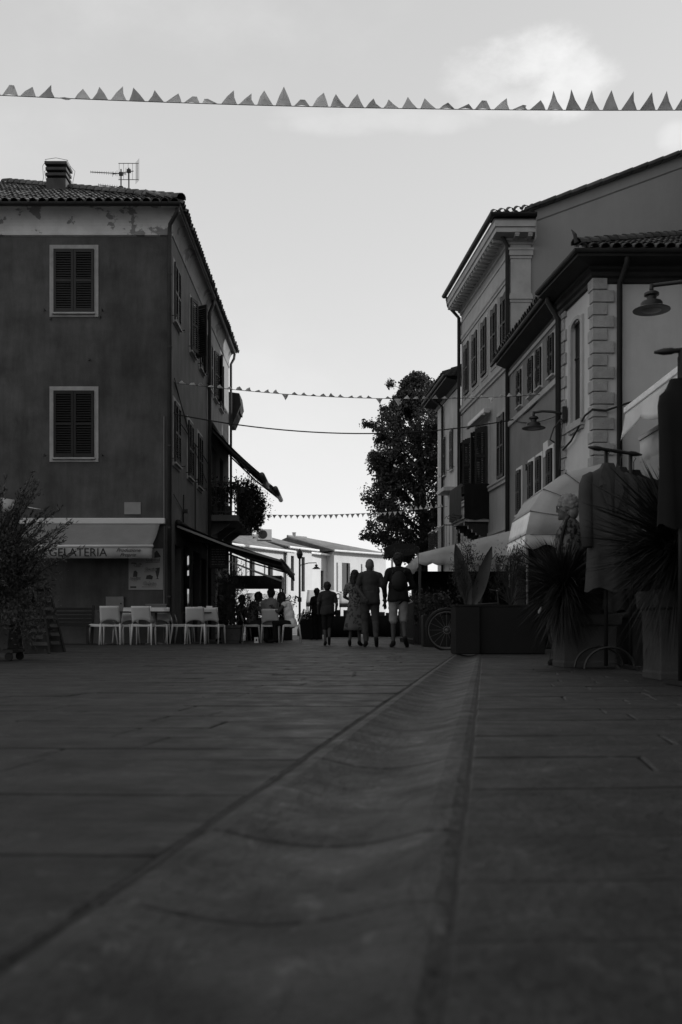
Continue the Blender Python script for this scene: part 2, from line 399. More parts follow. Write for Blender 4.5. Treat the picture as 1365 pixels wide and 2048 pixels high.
while Y < 15.1:
    d = R.uniform(.47, .54); mb = MB(); rows = []
    dz = R.uniform(-.0015, .001); a0, a1 = Y + .002, Y + d - .002; dep = .031 + R.uniform(-.001, .001)
    ys = [a0, a0 + .008, *[a0 + .008 + (a1 - a0 - .016) * k / 4 for k in range(1, 4)], a1 - .008, a1]
    for i, y in enumerate(ys):
        r = []
        for k in range(NT + 1):
            t = k / NT; X = ch_l(y) + .006 + (ch_r(y) - ch_l(y) - .012) * t
            z = 0.0 if (t < .09 or t > .87) else -dep * sin(pi * (t - .09) / .78) ** .95
            if k in (0, NT): z -= .005
            if i in (0, len(ys) - 1): z -= .0028
            r.append((X, y, z + dz))
        rows.append(r)
    rows = [[(p[0], p[1], -.054 - dep * .2) for p in rows[0]]] + rows + [[(p[0], p[1], -.054 - dep * .2) for p in rows[-1]]]
    mb.surf(rows); mb.build('channel_stone', MT['channel'], drain, smooth=False); Y += d

# ------------------------------------------------------------------ building pieces
UP = Vector((0, 0, 1))
def shutter_leaf(parent, hinge, d, n, w, h, m, arch=0.0, thick=.035):
    """louvred leaf: hinge = lower corner point, d = direction of its width, n = face normal"""
    mb = MB(); st = .055
    def b(u0, u1, z0, z1, t=thick): mb.obox(hinge + d * (u0+u1)/2 + UP * (z0+z1)/2, d * (u1-u0)/2, n * t/2, UP * (z1-z0)/2)
    b(0, st, 0, h); b(w - st, w, 0, h - arch); b(st, w - st, 0, .09); b(st, w - st, h - arch - .08, h - arch)
    b(st, w - st, h * .5 - .03, h * .5 + .03)
    if arch:
        for k in range(4):
            t0 = k / 4; hh = arch * cos(t0 * pi / 2); u0 = w * t0 if True else 0
            b(st + (w - st) * t0, st + (w - st) * (k + 1) / 4, h - arch, h - arch + hh * .9, thick * .9)
    k = int((h - arch - .18) / .055)
    for i in range(k):
        z = .10 + (h - arch - .19) * (i + .5) / k
        if abs(z - h * .5) < .04: continue
        c = hinge + d * w / 2 + UP * z
        t = (n * .6 - UP * .8).normalized(); q = t.cross(d)
        mb.obox(c, d * (w/2 - st), t * .024, q * .005)
    return mb.build('shutter', m, parent)
def shuttered(F, bld, s, z0, z1, w, m='shutter', trim='trim_pale', fr=.10, ang=(0, 0), sill=True, arch=0.0, fo=.022, stay=True, lintel=0.0):
    """window with surround, sill and a pair of louvred shutters; ang = how far each leaf stands open"""
    win = pnode('window', bld); mb = MB(); h = z1 - z0
    F.box(mb, s - w/2 - fr, s - w/2, z0 - fr, z1 + fr + lintel, -.01, fo); F.box(mb, s + w/2, s + w/2 + fr, z0 - fr, z1 + fr + lintel, -.01, fo)
    F.box(mb, s - w/2, s + w/2, z1, z1 + fr + lintel, -.01, fo - .002); F.box(mb, s - w/2, s + w/2, z0 - fr, z0, -.01, fo - .002)
    mb.build('frame', MT[trim], win, bevel=.006)
    mb = MB(); F.box(mb, s - w/2, s + w/2, z0, z1, -.012, .004); mb.build('recess_shade', MT['dark'], win)  # flat dark plate stands for the shaded opening behind the shutters
    if sill:
        mb = MB(); F.box(mb, s - w/2 - .03, s + w/2 + .03, z0 - .045, z0 - .003, 0, .085); mb.build('sill', MT[trim], win, bevel=.006)
    for k, a in enumerate(ang):
        sg = 1 if k == 0 else -1
        hp = F.p(s - sg * (w/2 - .004), z0 + .005, .045)
        d0 = F.u * sg; d = d0 * cos(a) + F.n * sin(a); n = F.n * cos(a) - d0 * sin(a)
        shutter_leaf(win, hp, d, n, w/2 - .008, h - .01, MT[m], arch)
    if stay:
        for sg in (-1, 1):
            mb = MB(); p = F.p(s + sg * (w/2 + fr + .10), z0 + .05, 0); mb.bar(p, p + F.n * .12, .018, .018); mb.bar(p + F.n * .12 + UP * .03, p + F.n * .12 - UP * .06, .02, .012)
            mb.build('shutter_stay', MT['black_metal'], win)
    return win
def coppo(r0=.100, r1=.078, L=.44, seg=6, th=.014):
    mb = MB(); rows = []
    for y, r in ((0, r0), (L, r1)): rows.append([(r * cos(pi * k / seg), y, r * sin(pi * k / seg)) for k in range(seg + 1)])
    mb.surf([list(reversed(rows[0])), list(reversed(rows[1]))])
    inn = [((r0 - th) * cos(pi * k / seg), 0, (r0 - th) * sin(pi * k / seg)) for k in range(seg + 1)]
    mb.surf([list(reversed(inn)), list(reversed(rows[0]))])
    return mb
def rot_frame(x, y, z): return Matrix(((x[0], y[0], z[0], 0), (x[1], y[1], z[1], 0), (x[2], y[2], z[2], 0), (0, 0, 0, 1)))
def tiled_slope(parent, e0, along, up, pitch, ncol, nrow, inside, n_single, m='tile', pitch_w=.215, mass=True, seen=lambda x, y: True):
    """barrel tiles: columns along the eave, courses up the slope; the largest ones in view each an object"""
    up = Vector(up).normalized(); along = Vector(along).normalized(); sl = (up * cos(pitch) + UP * sin(pitch)); nn = along.cross(sl)
    if nn.z < 0: nn = -nn
    e0 = Vector(e0); me = coppo().mesh('roof_tile', MT[m], smooth=True); big = MB(); proto = coppo(); cnt = 0; singles = []
    for r in range(nrow):
        for c in range(ncol):
            p = e0 + along * (c * pitch_w + R.uniform(-.008, .008)) + sl * (r * .33 - .06 + R.uniform(-.02, .02)) + nn * (.0 + .012)
            if not inside(p.x, p.y): continue
            ysl = (sl + nn * (-.035 + R.uniform(-.02, .02)) + along * R.uniform(-.03, .03)).normalized(); xa = (along - ysl * along.dot(ysl)).normalized(); za = xa.cross(ysl)
            if za.z < 0: xa = -xa; za = -za
            M = Matrix.Translation(p) @ rot_frame(xa, ysl, za)
            if cnt < n_single and seen(p.x, p.y): inst(me, 'roof_tile', parent, M); cnt += 1
            elif mass: big.add([M @ Vector(v) for v in proto.v], proto.f)
    if mass and big.v: tag(big.build('tile_courses', MT[m], parent, smooth=True), kind='stuff')
def downpipe(parent, pts, r=.05, m='pipe', straps=()):
    o = MB().tube(pts, r, 10).build('downpipe', MT[m], parent, smooth=True)
    if straps:
        mb = MB()
        for q in straps: mb.lathe([(r + .012, -.02), (r + .012, .02)], q, 10)
        mb.build('pipe_bracket', MT[m], o)
    return o
def gutter(parent, path, z, r=.075, m='pipe'):
    prof = [(r + r * cos(a), z + r * sin(a)) for a in [pi + pi * k / 8 for k in range(9)]]
    prof = prof + [(o * .0 + p[0], p[1]) for o, p in []]
    inner = [(r + (r - .012) * cos(a), z + .004 + (r - .012) * sin(a)) for a in [2 * pi - pi * k / 8 for k in range(9)]]
    return MB().sweep(path, prof + inner, close=True).build('gutter', MT[m], parent, smooth=False)

# ------------------------------------------------------------------ gelateria corner house (left)
AX, AY = -3.95, 23.2
A1, A2, A3 = (-18.0, AY), (AX, AY), (AX, 29.4)
bA = thing('corner_house', 'dark plastered three-storey house above the gelateria awning, with tiled hip roof', 'house', (AX, AY, 0))
Ff = Fac((AX, AY), (-18, AY), -1); Fs = Fac((AX, AY), (AX, 29.4), 1)
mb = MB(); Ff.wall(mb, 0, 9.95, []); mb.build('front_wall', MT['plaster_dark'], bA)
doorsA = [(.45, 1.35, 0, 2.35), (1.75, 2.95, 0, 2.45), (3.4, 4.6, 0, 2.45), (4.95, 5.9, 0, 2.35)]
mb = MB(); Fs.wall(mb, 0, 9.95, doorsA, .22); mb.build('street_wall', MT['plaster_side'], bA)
mb = MB(); Ff.box(mb, .02, 14, 0, .78, -.01, .035); mb.build('plinth', MT['plaster_side'], bA, bevel=.01)
mb = MB(); mb.quad((-18, AY, 0), (-18, 36, 0), (-18, 36, 9.95), (-18, AY, 9.95)); mb.build('outer_wall', MT['plaster_dark'], bA)
for d in doorsA:
    dn = pnode('door', bA); s0, s1, z0, z1 = d
    mb = MB(); Fs.box(mb, s0, s1, z0, z1, -.26, -.20); mb.build('leaf', MT['dark_glass'], dn)
    mb = MB()
    for a, b_ in ((s0, s0 + .07), ((s0+s1)/2 - .04, (s0+s1)/2 + .04), (s1 - .07, s1)): Fs.box(mb, a, b_, z0, z1, -.20, -.15)
    Fs.box(mb, s0 + .07, s1 - .07, z1 - .3, z1 - .22, -.2, -.152); Fs.box(mb, s0 + .07, s1 - .07, .02, .18, -.2, -.152); mb.build('door_frame', MT['wood_dark'], dn)
    mb = MB(); p = Fs.p((s0+s1)/2 - .09, 1.05, -.14); mb.tube([p, p + Fs.n * .05, p + Fs.n * .05 + UP * .22, p + UP * .22], .011, 6); mb.build('door_handle', MT['grey_metal'], dn)
mb = MB(); Fs.box(mb, 2.28, 2.56, .75, 2.25, -.05, .012); mb.build('glass_leaf', MT['clear_glass'], bA)
cove = [(.0, 9.50), (.045, 9.52), (.045, 9.58), (.02, 9.60), (.02, 9.66)] + [(.02 + .34 * (1 - cos(a)), 9.66 + .36 * sin(a)) for a in [pi/2 * k / 8 for k in range(1, 9)]] + [(.40, 10.02), (.40, 10.06), (0, 10.06)]
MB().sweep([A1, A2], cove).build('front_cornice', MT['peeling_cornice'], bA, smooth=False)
SO = .54
cove_s = [(o * SO, z) for o, z in cove]
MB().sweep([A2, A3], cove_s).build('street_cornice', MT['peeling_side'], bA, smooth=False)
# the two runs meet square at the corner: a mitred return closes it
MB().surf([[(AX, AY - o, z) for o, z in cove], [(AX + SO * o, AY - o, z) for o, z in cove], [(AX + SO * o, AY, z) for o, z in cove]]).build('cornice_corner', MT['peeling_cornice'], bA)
def off(path, d):
    """plan path moved out to its right by d"""
    m2 = MB().sweep(path, [(d, 0)]); return [(v[0], v[1]) for v in m2.v]
gutter(bA, [(-18, AY - .38), (AX + .27, AY - .38)], 10.10, .07); gutter(bA, [(AX + .15, AY - .44), (AX + .15, 29.35)], 10.10, .06)
ex, ey = AX + .27, AY - .46
PIT = radians(27); RT = 7.0; zr = 10.10
rz_ = zr + RT * math.tan(PIT)
roofA = MB().add([(-18.4, ey, zr), (ex, ey, zr), (ex, 29.4, zr), (ex - RT, ey + RT, rz_), (-18.4, ey + RT, rz_), (ex - RT, 29.4, rz_)],
                 [(0, 1, 3, 4), (1, 2, 5, 3)]).build('roof', MT['roof_base'], bA)
tiled_slope(roofA, (ex - .12, ey, zr), (-1, 0, 0), (0, 1, 0), PIT, 36, 24, lambda x, y: x < ex - (y - ey) + .05 and y < ey + RT, 290, seen=lambda x, y: x / y > -.36)
tiled_slope(roofA, (ex, ey + .12, zr), (0, 1, 0), (-1, 0, 0), PIT, 31, 4, lambda x, y: y > ey + (ex - x), 0)
hipme = coppo(.13, .11, .46).mesh('hip_tile', MT['tile'], smooth=True)
hd = Vector((-1, 1, math.tan(PIT))).normalized(); hx = Vector((1, 1, 0)).normalized(); hz = hx.cross(hd)
for k in range(24):
    p = Vector((ex + .03, ey - .03, zr + .05)) + hd * (k * .38) + hz * .02
    inst(hipme, 'hip_tile', roofA, Matrix.Translation(p) @ rot_frame(hx, (hd - hz * .05).normalized(), hz))
chim = pnode('chimney', bA); cc = Vector((-7.38, 26.0, 0))
mb = MB(); mb.box(cc.x-.25, cc.x+.25, cc.y-.25, cc.y+.25, 11.3, 12.02); mb.build('stack', MT['plaster_dark'], chim)
for k in range(3):
    mb = MB(); z = 12.08 + k * .145; g = .27 if k < 2 else .29
    mb.box(cc.x-g, cc.x+g, cc.y-g, cc.y+g, z, z + .075); mb.build('cowl_slab', MT['plaster_dark'], chim, bevel=.008)
mb = MB(); mb.box(cc.x-.17, cc.x+.17, cc.y-.17, cc.y+.17, 12.02, 12.46); mb.build('flue', MT['dark'], chim)
mb = MB()
for sx in (-1, 1):
    for k in range(2):
        mb.tube([cc + Vector((sx * .27, -.2 + .35*k, 12.5)), cc + Vector((sx * (.36 + .04*k), -.2 + .3*k, 12.35)), cc + Vector((sx * .34, -.2 + .3*k, 12.05)), cc + Vector((sx * (.42), -.2 + .3*k, 11.6))], .006, 5)
mb.tube([cc + Vector((-.3, -.2, 12.52)), cc + Vector((0, -.25, 12.54)), cc + Vector((.3, -.2, 12.5))], .006, 5)
mb.build('lightning_wire', MT['black_metal'], chim)
for (z0, z1) in ((7.72, 9.20), (4.34, 5.90)):
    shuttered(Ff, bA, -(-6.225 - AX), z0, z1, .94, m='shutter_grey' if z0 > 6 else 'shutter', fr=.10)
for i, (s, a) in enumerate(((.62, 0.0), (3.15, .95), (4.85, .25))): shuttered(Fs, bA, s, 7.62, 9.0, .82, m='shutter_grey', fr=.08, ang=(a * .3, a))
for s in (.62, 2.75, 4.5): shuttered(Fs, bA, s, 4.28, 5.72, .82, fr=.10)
downpipe(bA, [(AX + .2, AY - .34, 10.06), (AX + .18, AY - .34, 9.92), (AX - .02, AY - .10, 9.74), (AX - .035, AY - .085, 9.5), (AX - .035, AY - .085, .03)], .05, straps=[(AX - .035, AY - .085, z) for z in (8.6, 6.9, 4.6, 2.7, 1.1)])
downpipe(bA, [(AX + .2, 29.3, 10.04), (AX + .18, 29.3, 9.88), (AX + .08, 29.3, 9.66), (AX + .08, 29.3, .03)], .05)
mb = MB(); mb.tube([(AX - .17, AY - .03, 5.3), (AX - .17, AY - .03, 3.4), (AX - .17, AY - .03, .1)], .016, 6); mb.build('conduit', MT['grey_metal'], bA)
mb = MB()
pts = [Fs.p(.15, 5.42, .03), Fs.p(1.2, 5.34, .05), Fs.p(2.8, 5.3, .04), Fs.p(4.4, 5.28, .05), Fs.p(6.1, 5.2, .04)]; mb.tube(pts, .014, 5)
mb.tube([Fs.p(.2, 6.25, .03), Fs.p(2.2, 5.4, .04), Fs.p(3.2, 4.6, .03)], .010, 5); mb.tube([Fs.p(.2, 6.15, .03), Fs.p(3.6, 5.1, .04), Fs.p(5.8, 4.6, .03)], .010, 5)
mb.tube([Fs.p(3.55, 5.3, .03), Fs.p(3.55, 3.0, .03), Fs.p(3.9, 2.8, .03), Fs.p(6.1, 2.7, .03)], .014, 5)
mb.tube([Fs.p(.1, 3.5, .03), Fs.p(1.3, 3.3, .03), Fs.p(1.5, 2.9, .03)], .008, 5)
mb.build('wall_cable', MT['cord'], bA)
mb = MB(); Fs.box(mb, 1.6, 1.78, 3.25, 3.33, 0, .13); Fs.box(mb, 1.67, 1.71, 2.9, 3.7, .0, .03); mb.build('wall_bracket', MT['black_metal'], bA)
mb = MB()
for s, z in ((2.8, 7.55), (1.65, 7.6), (1.9, 6.6)): Ff.box(mb, s, s + .03, z, z + .05, 0, .05)
mb.build('wall_hook', MT['black_metal'], bA)
mb = MB(); Ff.box(mb, .72, 1.1, 3.02, 3.30, .0, .02); mb.build('blank_plaque', MT['paper'], bA)
mb = MB(); Ff.box(mb, 1.10, 1.52, .72, 1.10, .035, .075); b_ = mb.build('meter_cabinet', MT['grey_metal'], bA, bevel=.008)
mb = MB(); Ff.box(mb, 1.15, 1.18, .92, .95, .075, .085); mb.build('cabinet_lock', MT['dark'], b_)
mb = MB(); Ff.box(mb, .12, .58, .42, .90, .035, .07); Ff.box(mb, .10, .60, .90, .93, .035, .09); mb.build('low_cabinet', MT['grey_metal'], bA)

# ------------------------------------------------------------------ house with the flowered balcony (left, beyond)
bB = thing('balcony_house', 'lighter plastered house beyond the corner house, with flowered balcony', 'house', (AX, 29.4, 0))
FB = Fac((AX, 29.4), (AX, 35.0), 1)
mb = MB(); doorsB = [(.7, 1.9, 0, 2.4), (2.6, 3.8, 0, 2.4), (1.1, 2.0, 3.78, 5.95), (3.0, 3.9, 3.78, 5.95)]
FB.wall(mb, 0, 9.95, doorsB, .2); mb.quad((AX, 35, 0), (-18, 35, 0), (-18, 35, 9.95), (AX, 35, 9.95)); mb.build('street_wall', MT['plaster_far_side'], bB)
for s0, s1, z0, z1 in doorsB:
    dn = pnode('door', bB)
    mb = MB(); FB.box(mb, s0, s1, z0, z1, -.24, -.18); mb.build('leaf', MT['dark_glass'], dn)
    mb = MB()
    for a, b_ in ((s0, s0 + .07), ((s0+s1)/2 - .04, (s0+s1)/2 + .04), (s1 - .07, s1)): FB.box(mb, a, b_, z0, z1, -.18, -.13)
    mb.build('door_frame', MT['white_paint'] if z0 > 2 else MT['wood_dark'], dn)
MB().sweep([(AX, 29.4), (AX, 35.0)], cove_s).build('cornice', MT['peeling_side'], bB)
gutter(bB, [(AX + .13, 29.42), (AX + .13, 35.0)], 10.06, .06)
roofB = MB().add([(ex, 29.42, zr), (ex, 35.3, zr), (ex - RT, 35.3, rz_), (ex - RT, 29.42, rz_)], [(0, 1, 2, 3)]).build('roof', MT['roof_base'], bB)
tiled_slope(roofB, (ex, 29.5, zr), (0, 1, 0), (-1, 0, 0), PIT, 27, 3, lambda x, y: True, 0)
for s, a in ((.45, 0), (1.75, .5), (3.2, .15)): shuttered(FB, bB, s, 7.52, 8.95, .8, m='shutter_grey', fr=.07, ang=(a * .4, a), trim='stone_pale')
downpipe(bB, [(AX + .2, 35.05, 10.02), (AX + .18, 35.05, 9.86), (AX + .07, 35.05, 9.66), (AX + .07, 35.05, .03)], .045)
# balcony
bal = pnode('balcony', bB); BX = AX + .88
mb = MB(); mb.box(AX, BX, 29.65, 34.4, 3.56, 3.74); mb.build('slab', MT['plaster_side'], bal, bevel=.01)
for y in (30.2, 31.9, 33.6):
    mb = MB(); mb.add([(AX, y-.09, 3.56), (AX, y+.09, 3.56), (AX+.6, y+.09, 3.56), (AX+.6, y-.09, 3.56), (AX, y-.09, 3.1), (AX, y+.09, 3.1)], [(0,3,2,1),(0,1,5,4),(4,5,2,3),(0,4,3),(1,2,5)]); mb.build('bracket', MT['plaster_side'], bal)
mb = MB()
mb.bar((AX, 29.7, 4.72), (BX - .04, 29.7, 4.72), .03, .03); mb.bar((BX - .04, 29.7, 4.72), (BX - .04, 34.35, 4.72), .03, .03)
mb.bar((AX, 34.35, 4.72), (BX - .04, 34.35, 4.72), .03, .03); mb.bar((BX - .04, 29.7, 3.84), (BX - .04, 34.35, 3.84), .03, .03); mb.bar((AX, 29.7, 3.84), (BX - .04, 29.7, 3.84), .03, .03)
mb.build('handrail', MT['black_metal'], bal)
bme = MB(); bme.bar((0, 0, 0), (0, 0, .98), .014, .014); bme = bme.mesh('baluster', MT['black_metal'])
for k in range(6): inst(bme, 'baluster', bal, T(AX + .08 + k * .14, 29.7, 3.74))
for k in range(34): inst(bme, 'baluster', bal, T(BX - .04, 29.7 + k * .14, 3.74))
# railing of a balcony further on and the dark hood beyond the corner
mb = MB(); mb.box(AX + .02, AX + .36, 35.5, 36.3, 8.05, 8.2); mb.add([(AX - .05, 35.3, 8.75), (AX + .34, 35.3, 8.7), (AX + .40, 35.3, 8.3), (AX + .10, 35.3, 7.6), (AX - .05, 35.3, 7.6), (AX - .05, 36.4, 8.75), (AX + .34, 36.4, 8.7), (AX + .40, 36.4, 8.3), (AX + .10, 36.4, 7.6), (AX - .05, 36.4, 7.6)],
    [(0,1,2,3,4),(9,8,7,6,5),(0,5,6,1),(1,6,7,2),(2,7,8,3),(3,8,9,4),(4,9,5,0)]); mb.build('bay_hood', MT['awning_dark'], bB)

# ------------------------------------------------------------------ television antennas on the corner house
def antenna(loc, h, booms, label, panel=False):
    t = thing('television_antenna', label, 'antenna', loc, 0, 'antennas on the corner house roof')
    MB().tube([(0, 0, 0), (0, 0, h)], .018, 6).build('mast', MT['black_metal'], t, world=False)
    for z, L, dz, n, el in booms:
        b = MB().tube([(.12, 0, z), (-L, 0, z + dz)], .011, 5).build('boom', MT['black_metal'], t, world=False); mb = MB()
        for k in range(n):
            f = k / (n - 1); x = -L * (.18 + .82 * f); zz = z + dz * (.18 + .82 * f); e = el * (1 - .35 * f)
            mb.tube([(x, 0, zz - e), (x, 0, zz + e)], .0045, 4)
        mb.build('elements', MT['black_metal'], b, world=False)
        MB().box(-.05, .05, -.03, .03, z - .04, z + .04).build('clamp', MT['black_metal'], t, world=False)
    if panel:
        mb = MB(); z = h - .16
        for k in range(5): mb.tube([(-.26 + k * .115, .05, z - .12), (-.26 + k * .115, .05, z + .30)], .0045, 4)
        mb.tube([(-.28, .05, z + .30), (.24, .05, z + .30)], .009, 5); mb.tube([(-.28, .05, z - .12), (.24, .05, z - .12)], .009, 5)
        for k in range(5): mb.tube([(.2 + k * .03, -.1 - .05 * k, z - .3), (.2 + k * .03, -.1 - .05 * k, z + .26)], .004, 4)
        mb.build('reflector', MT['black_metal'], t, world=False)
    return t
antenna((-5.64, 25.5, 11.35), .78, [(.66, .78, .05, 12, .05), (.30, .58, .08, 9, .06)], 'rooftop television antenna on the left mast, two long booms pointing left')
antenna((-5.46, 25.6, 11.35), .86, [(.78, .42, -.08, 4, .10), (.28, .2, .02, 3, .07)], 'rooftop television antenna on the right mast, with a wire reflector panel', panel=True)

# ------------------------------------------------------------------ right-hand row: corner house with quoins
RX, RY = 5.10, 20.0
q1, q0 = (4.90, 22.04), (RX, RY)
bR1 = thing('quoin_house', 'pale corner house with rusticated quoins and low tiled roof', 'house', (RX, RY, 0))
F1f = Fac((RX, RY), (14, RY), 1); F1s = Fac(q0, q1, -1)
ws, wz0 = F1s.at(1156, 840); ws1 = .62; wh = (ws1 - .3 + .42, ws1 + .3 + .42, 4.72, 6.85)
mb = MB(); F1f.wall(mb, 0, 7.62, []); mb.build('front_wall', MT['plaster_pale'], bR1)
mb = MB(); F1s.wall(mb, 0, 7.62, [wh], .07); mb.build('street_wall', MT['plaster_pale'], bR1)
win = pnode('window', bR1); a, b_, c, d = wh
mb = MB(); F1s.box(mb, a, b_, c, d, -.10, -.06); mb.build('pane', MT['shutter'], win)
mb = MB(); F1s.box(mb, a - .13, a, c, d + .03, -.01, .05); F1s.box(mb, b_, b_ + .13, c, d + .03, -.01, .05); mm = (a + b_) / 2
for k in range(8):
    t0, t1 = pi * k / 8, pi * (k + 1) / 8; r0, r1 = .3, .43
    pts = [(mm + r * cos(t), d - .13 + r * sin(t) * .55) for t, r in ((t0, r0), (t1, r0), (t1, r1), (t0, r1))]
    mb.add([F1s.p(x, z, -.02) for x, z in pts] + [F1s.p(x, z, .048) for x, z in pts], [(0,1,2,3),(7,6,5,4),(0,4,5,1),(1,5,6,2),(2,6,7,3),(3,7,4,0)])
mb.build('surround', MT['stone_pale'], win)
mb = MB(); F1s.box(mb, a - .17, b_ + .17, c - .14, c, -.01, .10); F1s.box(mb, a - .13, b_ + .13, c - .20, c - .14, -.01, .06); mb.build('sill', MT['stone_pale'], win)
mb = MB(); F1s.box(mb, mm - .02, mm + .02, c, d, -.06, -.04); F1s.box(mb, a, b_, 6.1, 6.14, -.06, -.04); mb.build('glazing_bar', MT['wood_dark'], win)
k = 0; z = .25
while z < 7.25:
    h = .256; long_ = k % 2 == 0; e = .055
    def quoin(Fa, Fb, la, lb):
        """L-shaped corner block wrapping both faces"""
        c0 = Vector((RX, RY, 0)); A, B = Fa.u * la, Fb.u * lb; na, nb = Fa.n * e, Fb.n * e
        pl = [c0 + B, c0 + B + nb, c0 + na + nb, c0 + A + na, c0 + A]
        lo = [p + UP * (z + .008) for p in pl]; hi = [p + UP * (z + h - .014) for p in pl]; n = len(pl)
        mb = MB().add(lo + hi, [tuple(range(n)), tuple(range(2*n-1, n-1, -1))] + [(i, i + n, (i+1) % n + n, (i+1) % n) for i in range(n)])
        mb.build('quoin', MT['quoin'], bR1, bevel=.010)
    quoin(F1f, F1s, .385 if long_ else .245, .16 if long_ else .26)
    z += h; k += 1
z = .25; k = 0
while z < 7.25:                                                   # the blocks at the far end of its short street face
    mb = MB(); F1s.box(mb, F1s.L - (.34 if k % 2 else .22), F1s.L + .02, z + .008, z + .244, -.01, .05); mb.build('quoin', MT['quoin'], bR1, bevel=.01); z += .256; k += 1
eavp = [(4.90 - .02, 22.04), (RX, RY), (14, RY)]
MB().sweep(eavp, [(0, 7.28), (.05, 7.30), (.05, 7.38), (.10, 7.42), (.10, 7.50), (.16, 7.54), (.16, 7.60), (.52, 7.66), (.52, 7.74), (0, 7.74)]).build('eaves', MT['wood_dark'], bR1)
gutter(bR1, off(eavp, .47), 7.78, .07)
e1 = off(eavp, .55); gx, gy = e1[1]; P1 = radians(24); zt = 7.80
uu = F1s.u; RT1 = 5.0
roof1 = MB().add([(e1[0][0], e1[0][1] + .2, zt), (gx, gy, zt), (14, gy, zt), (14, gy + RT1, zt + RT1 * math.tan(P1)), (gx + RT1, gy + RT1, zt + RT1 * math.tan(P1)), (gx + RT1, gy + 2.4, zt + .3)], [(1, 2, 3, 4), (0, 1, 4, 5)]).build('roof', MT['roof_base'], bR1)
tiled_slope(roof1, (gx + .12, gy, zt), (1, 0, 0), (0, 1, 0), P1, 24, 15, lambda x, y: x > gx + (y - gy) - .02, 230, seen=lambda x, y: x / y < .37)
hd1 = Vector((1, 1, math.tan(P1))).normalized(); hx1 = Vector((1, -1, 0)).normalized(); hz1 = hx1.cross(hd1)
for k in range(13):
    p = Vector((gx, gy, zt + .06)) + hd1 * (k * .38) + hz1 * .02
    inst(hipme, 'hip_tile', roof1, Matrix.Translation(p) @ rot_frame(hx1, (hd1 - hz1 * .05).normalized(), hz1))
mb = MB(); mb.tube([(gx, gy, zt + .1), (gx - .04, gy - .02, zt + .26), (gx - .10, gy, zt + .36)], [.05, .035, .006], 6); mb.build('finial', MT['tile'], roof1)
downpipe(bR1, [(5.62, RY - .47, 7.78), (5.62, RY - .44, 7.55), (5.57, RY - .12, 7.25), (5.57, RY - .10, .05)], .055)
downpipe(bR1, [(4.55, 21.9, 7.75), (4.56, 21.9, 7.55), (4.80, 22.0, 7.2), (4.80, 22.0, .05)], .06)
mb = MB(); mb.tube([(4.84, 21.7, 4.25), (4.9, 21.2, 4.35), (5.0, 20.4, 4.72), (5.04, 19.93, 4.75), (5.3, 19.9, 4.72), (5.7, 19.85, 4.85), (6.4, 19.95, 5.05)], .022, 6); mb.build('wall_cable', MT['pipe'], bR1)

# ------------------------------------------------------------------ low house between (right)
bR2 = thing('low_house', 'low mid-grey house with two rows of small shuttered windows beside the palazzo', 'house', (4.90, 22.04, 0))
F2 = Fac((4.90, 22.06), (4.62, 27.36), -1)
mb = MB(); F2.wall(mb, 0, 7.5, [(.8, 2.0, 0, 2.4), (3.0, 4.3, 0, 2.4)], .2); mb.build('street_wall', MT['plaster_mid'], bR2)
for s0, s1 in ((.8, 2.0), (3.0, 4.3)):
    mb = MB(); F2.box(mb, s0, s1, 0, 2.4, -.24, -.2); mb.build('door', MT['dark_glass'], bR2)
ep2 = [(4.62, 27.36), (4.90, 22.06)]
MB().sweep(ep2, [(0, 7.36), (.03, 7.36), (.03, 7.46), (.36, 7.60), (.36, 7.68), (0, 7.68)]).build('eaves', MT['wood_dark'], bR2)
gutter(bR2, off(ep2, .33), 7.72, .065)
MB().sweep(ep2, [(.0, 7.26), (.035, 7.27), (.035, 7.36), (0, 7.36)]).build('wall_band', MT['stone_pale'], bR2)
o2 = off(ep2, .42)
roof2 = MB().add([(*o2[0], 7.74), (*o2[1], 7.74), (o2[1][0] + 4, o2[1][1], 9.4), (o2[0][0] + 4, o2[0][1], 9.4)], [(0, 1, 2, 3)]).build('roof', MT['roof_base'], bR2)
tiled_slope(roof2, (o2[1][0], o2[1][1] + .1, 7.74), (-.28, 5.3, 0), (1, .05, 0), radians(22), 24, 3, lambda x, y: True, 0)
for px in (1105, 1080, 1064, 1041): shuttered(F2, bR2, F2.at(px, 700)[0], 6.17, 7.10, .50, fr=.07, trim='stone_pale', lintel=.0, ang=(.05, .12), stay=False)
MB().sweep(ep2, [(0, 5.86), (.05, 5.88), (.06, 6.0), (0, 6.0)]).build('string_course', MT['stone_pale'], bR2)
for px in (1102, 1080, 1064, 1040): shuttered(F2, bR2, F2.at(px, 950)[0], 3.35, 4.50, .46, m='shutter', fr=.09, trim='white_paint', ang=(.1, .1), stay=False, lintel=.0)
s, z = F2.at(1093, 898); mb = MB(); F2.box(mb, s - .2, s + .2, z - .17, z + .17, 0, .02); mb.build('plaque', MT['paper_white'], bR2)
s, z = F2.at(1055, 935); mb = MB(); F2.box(mb, s - .03, s + .03, z - .08, z + .08, 0, .05); mb.build('wall_fixture', MT['black_metal'], bR2)

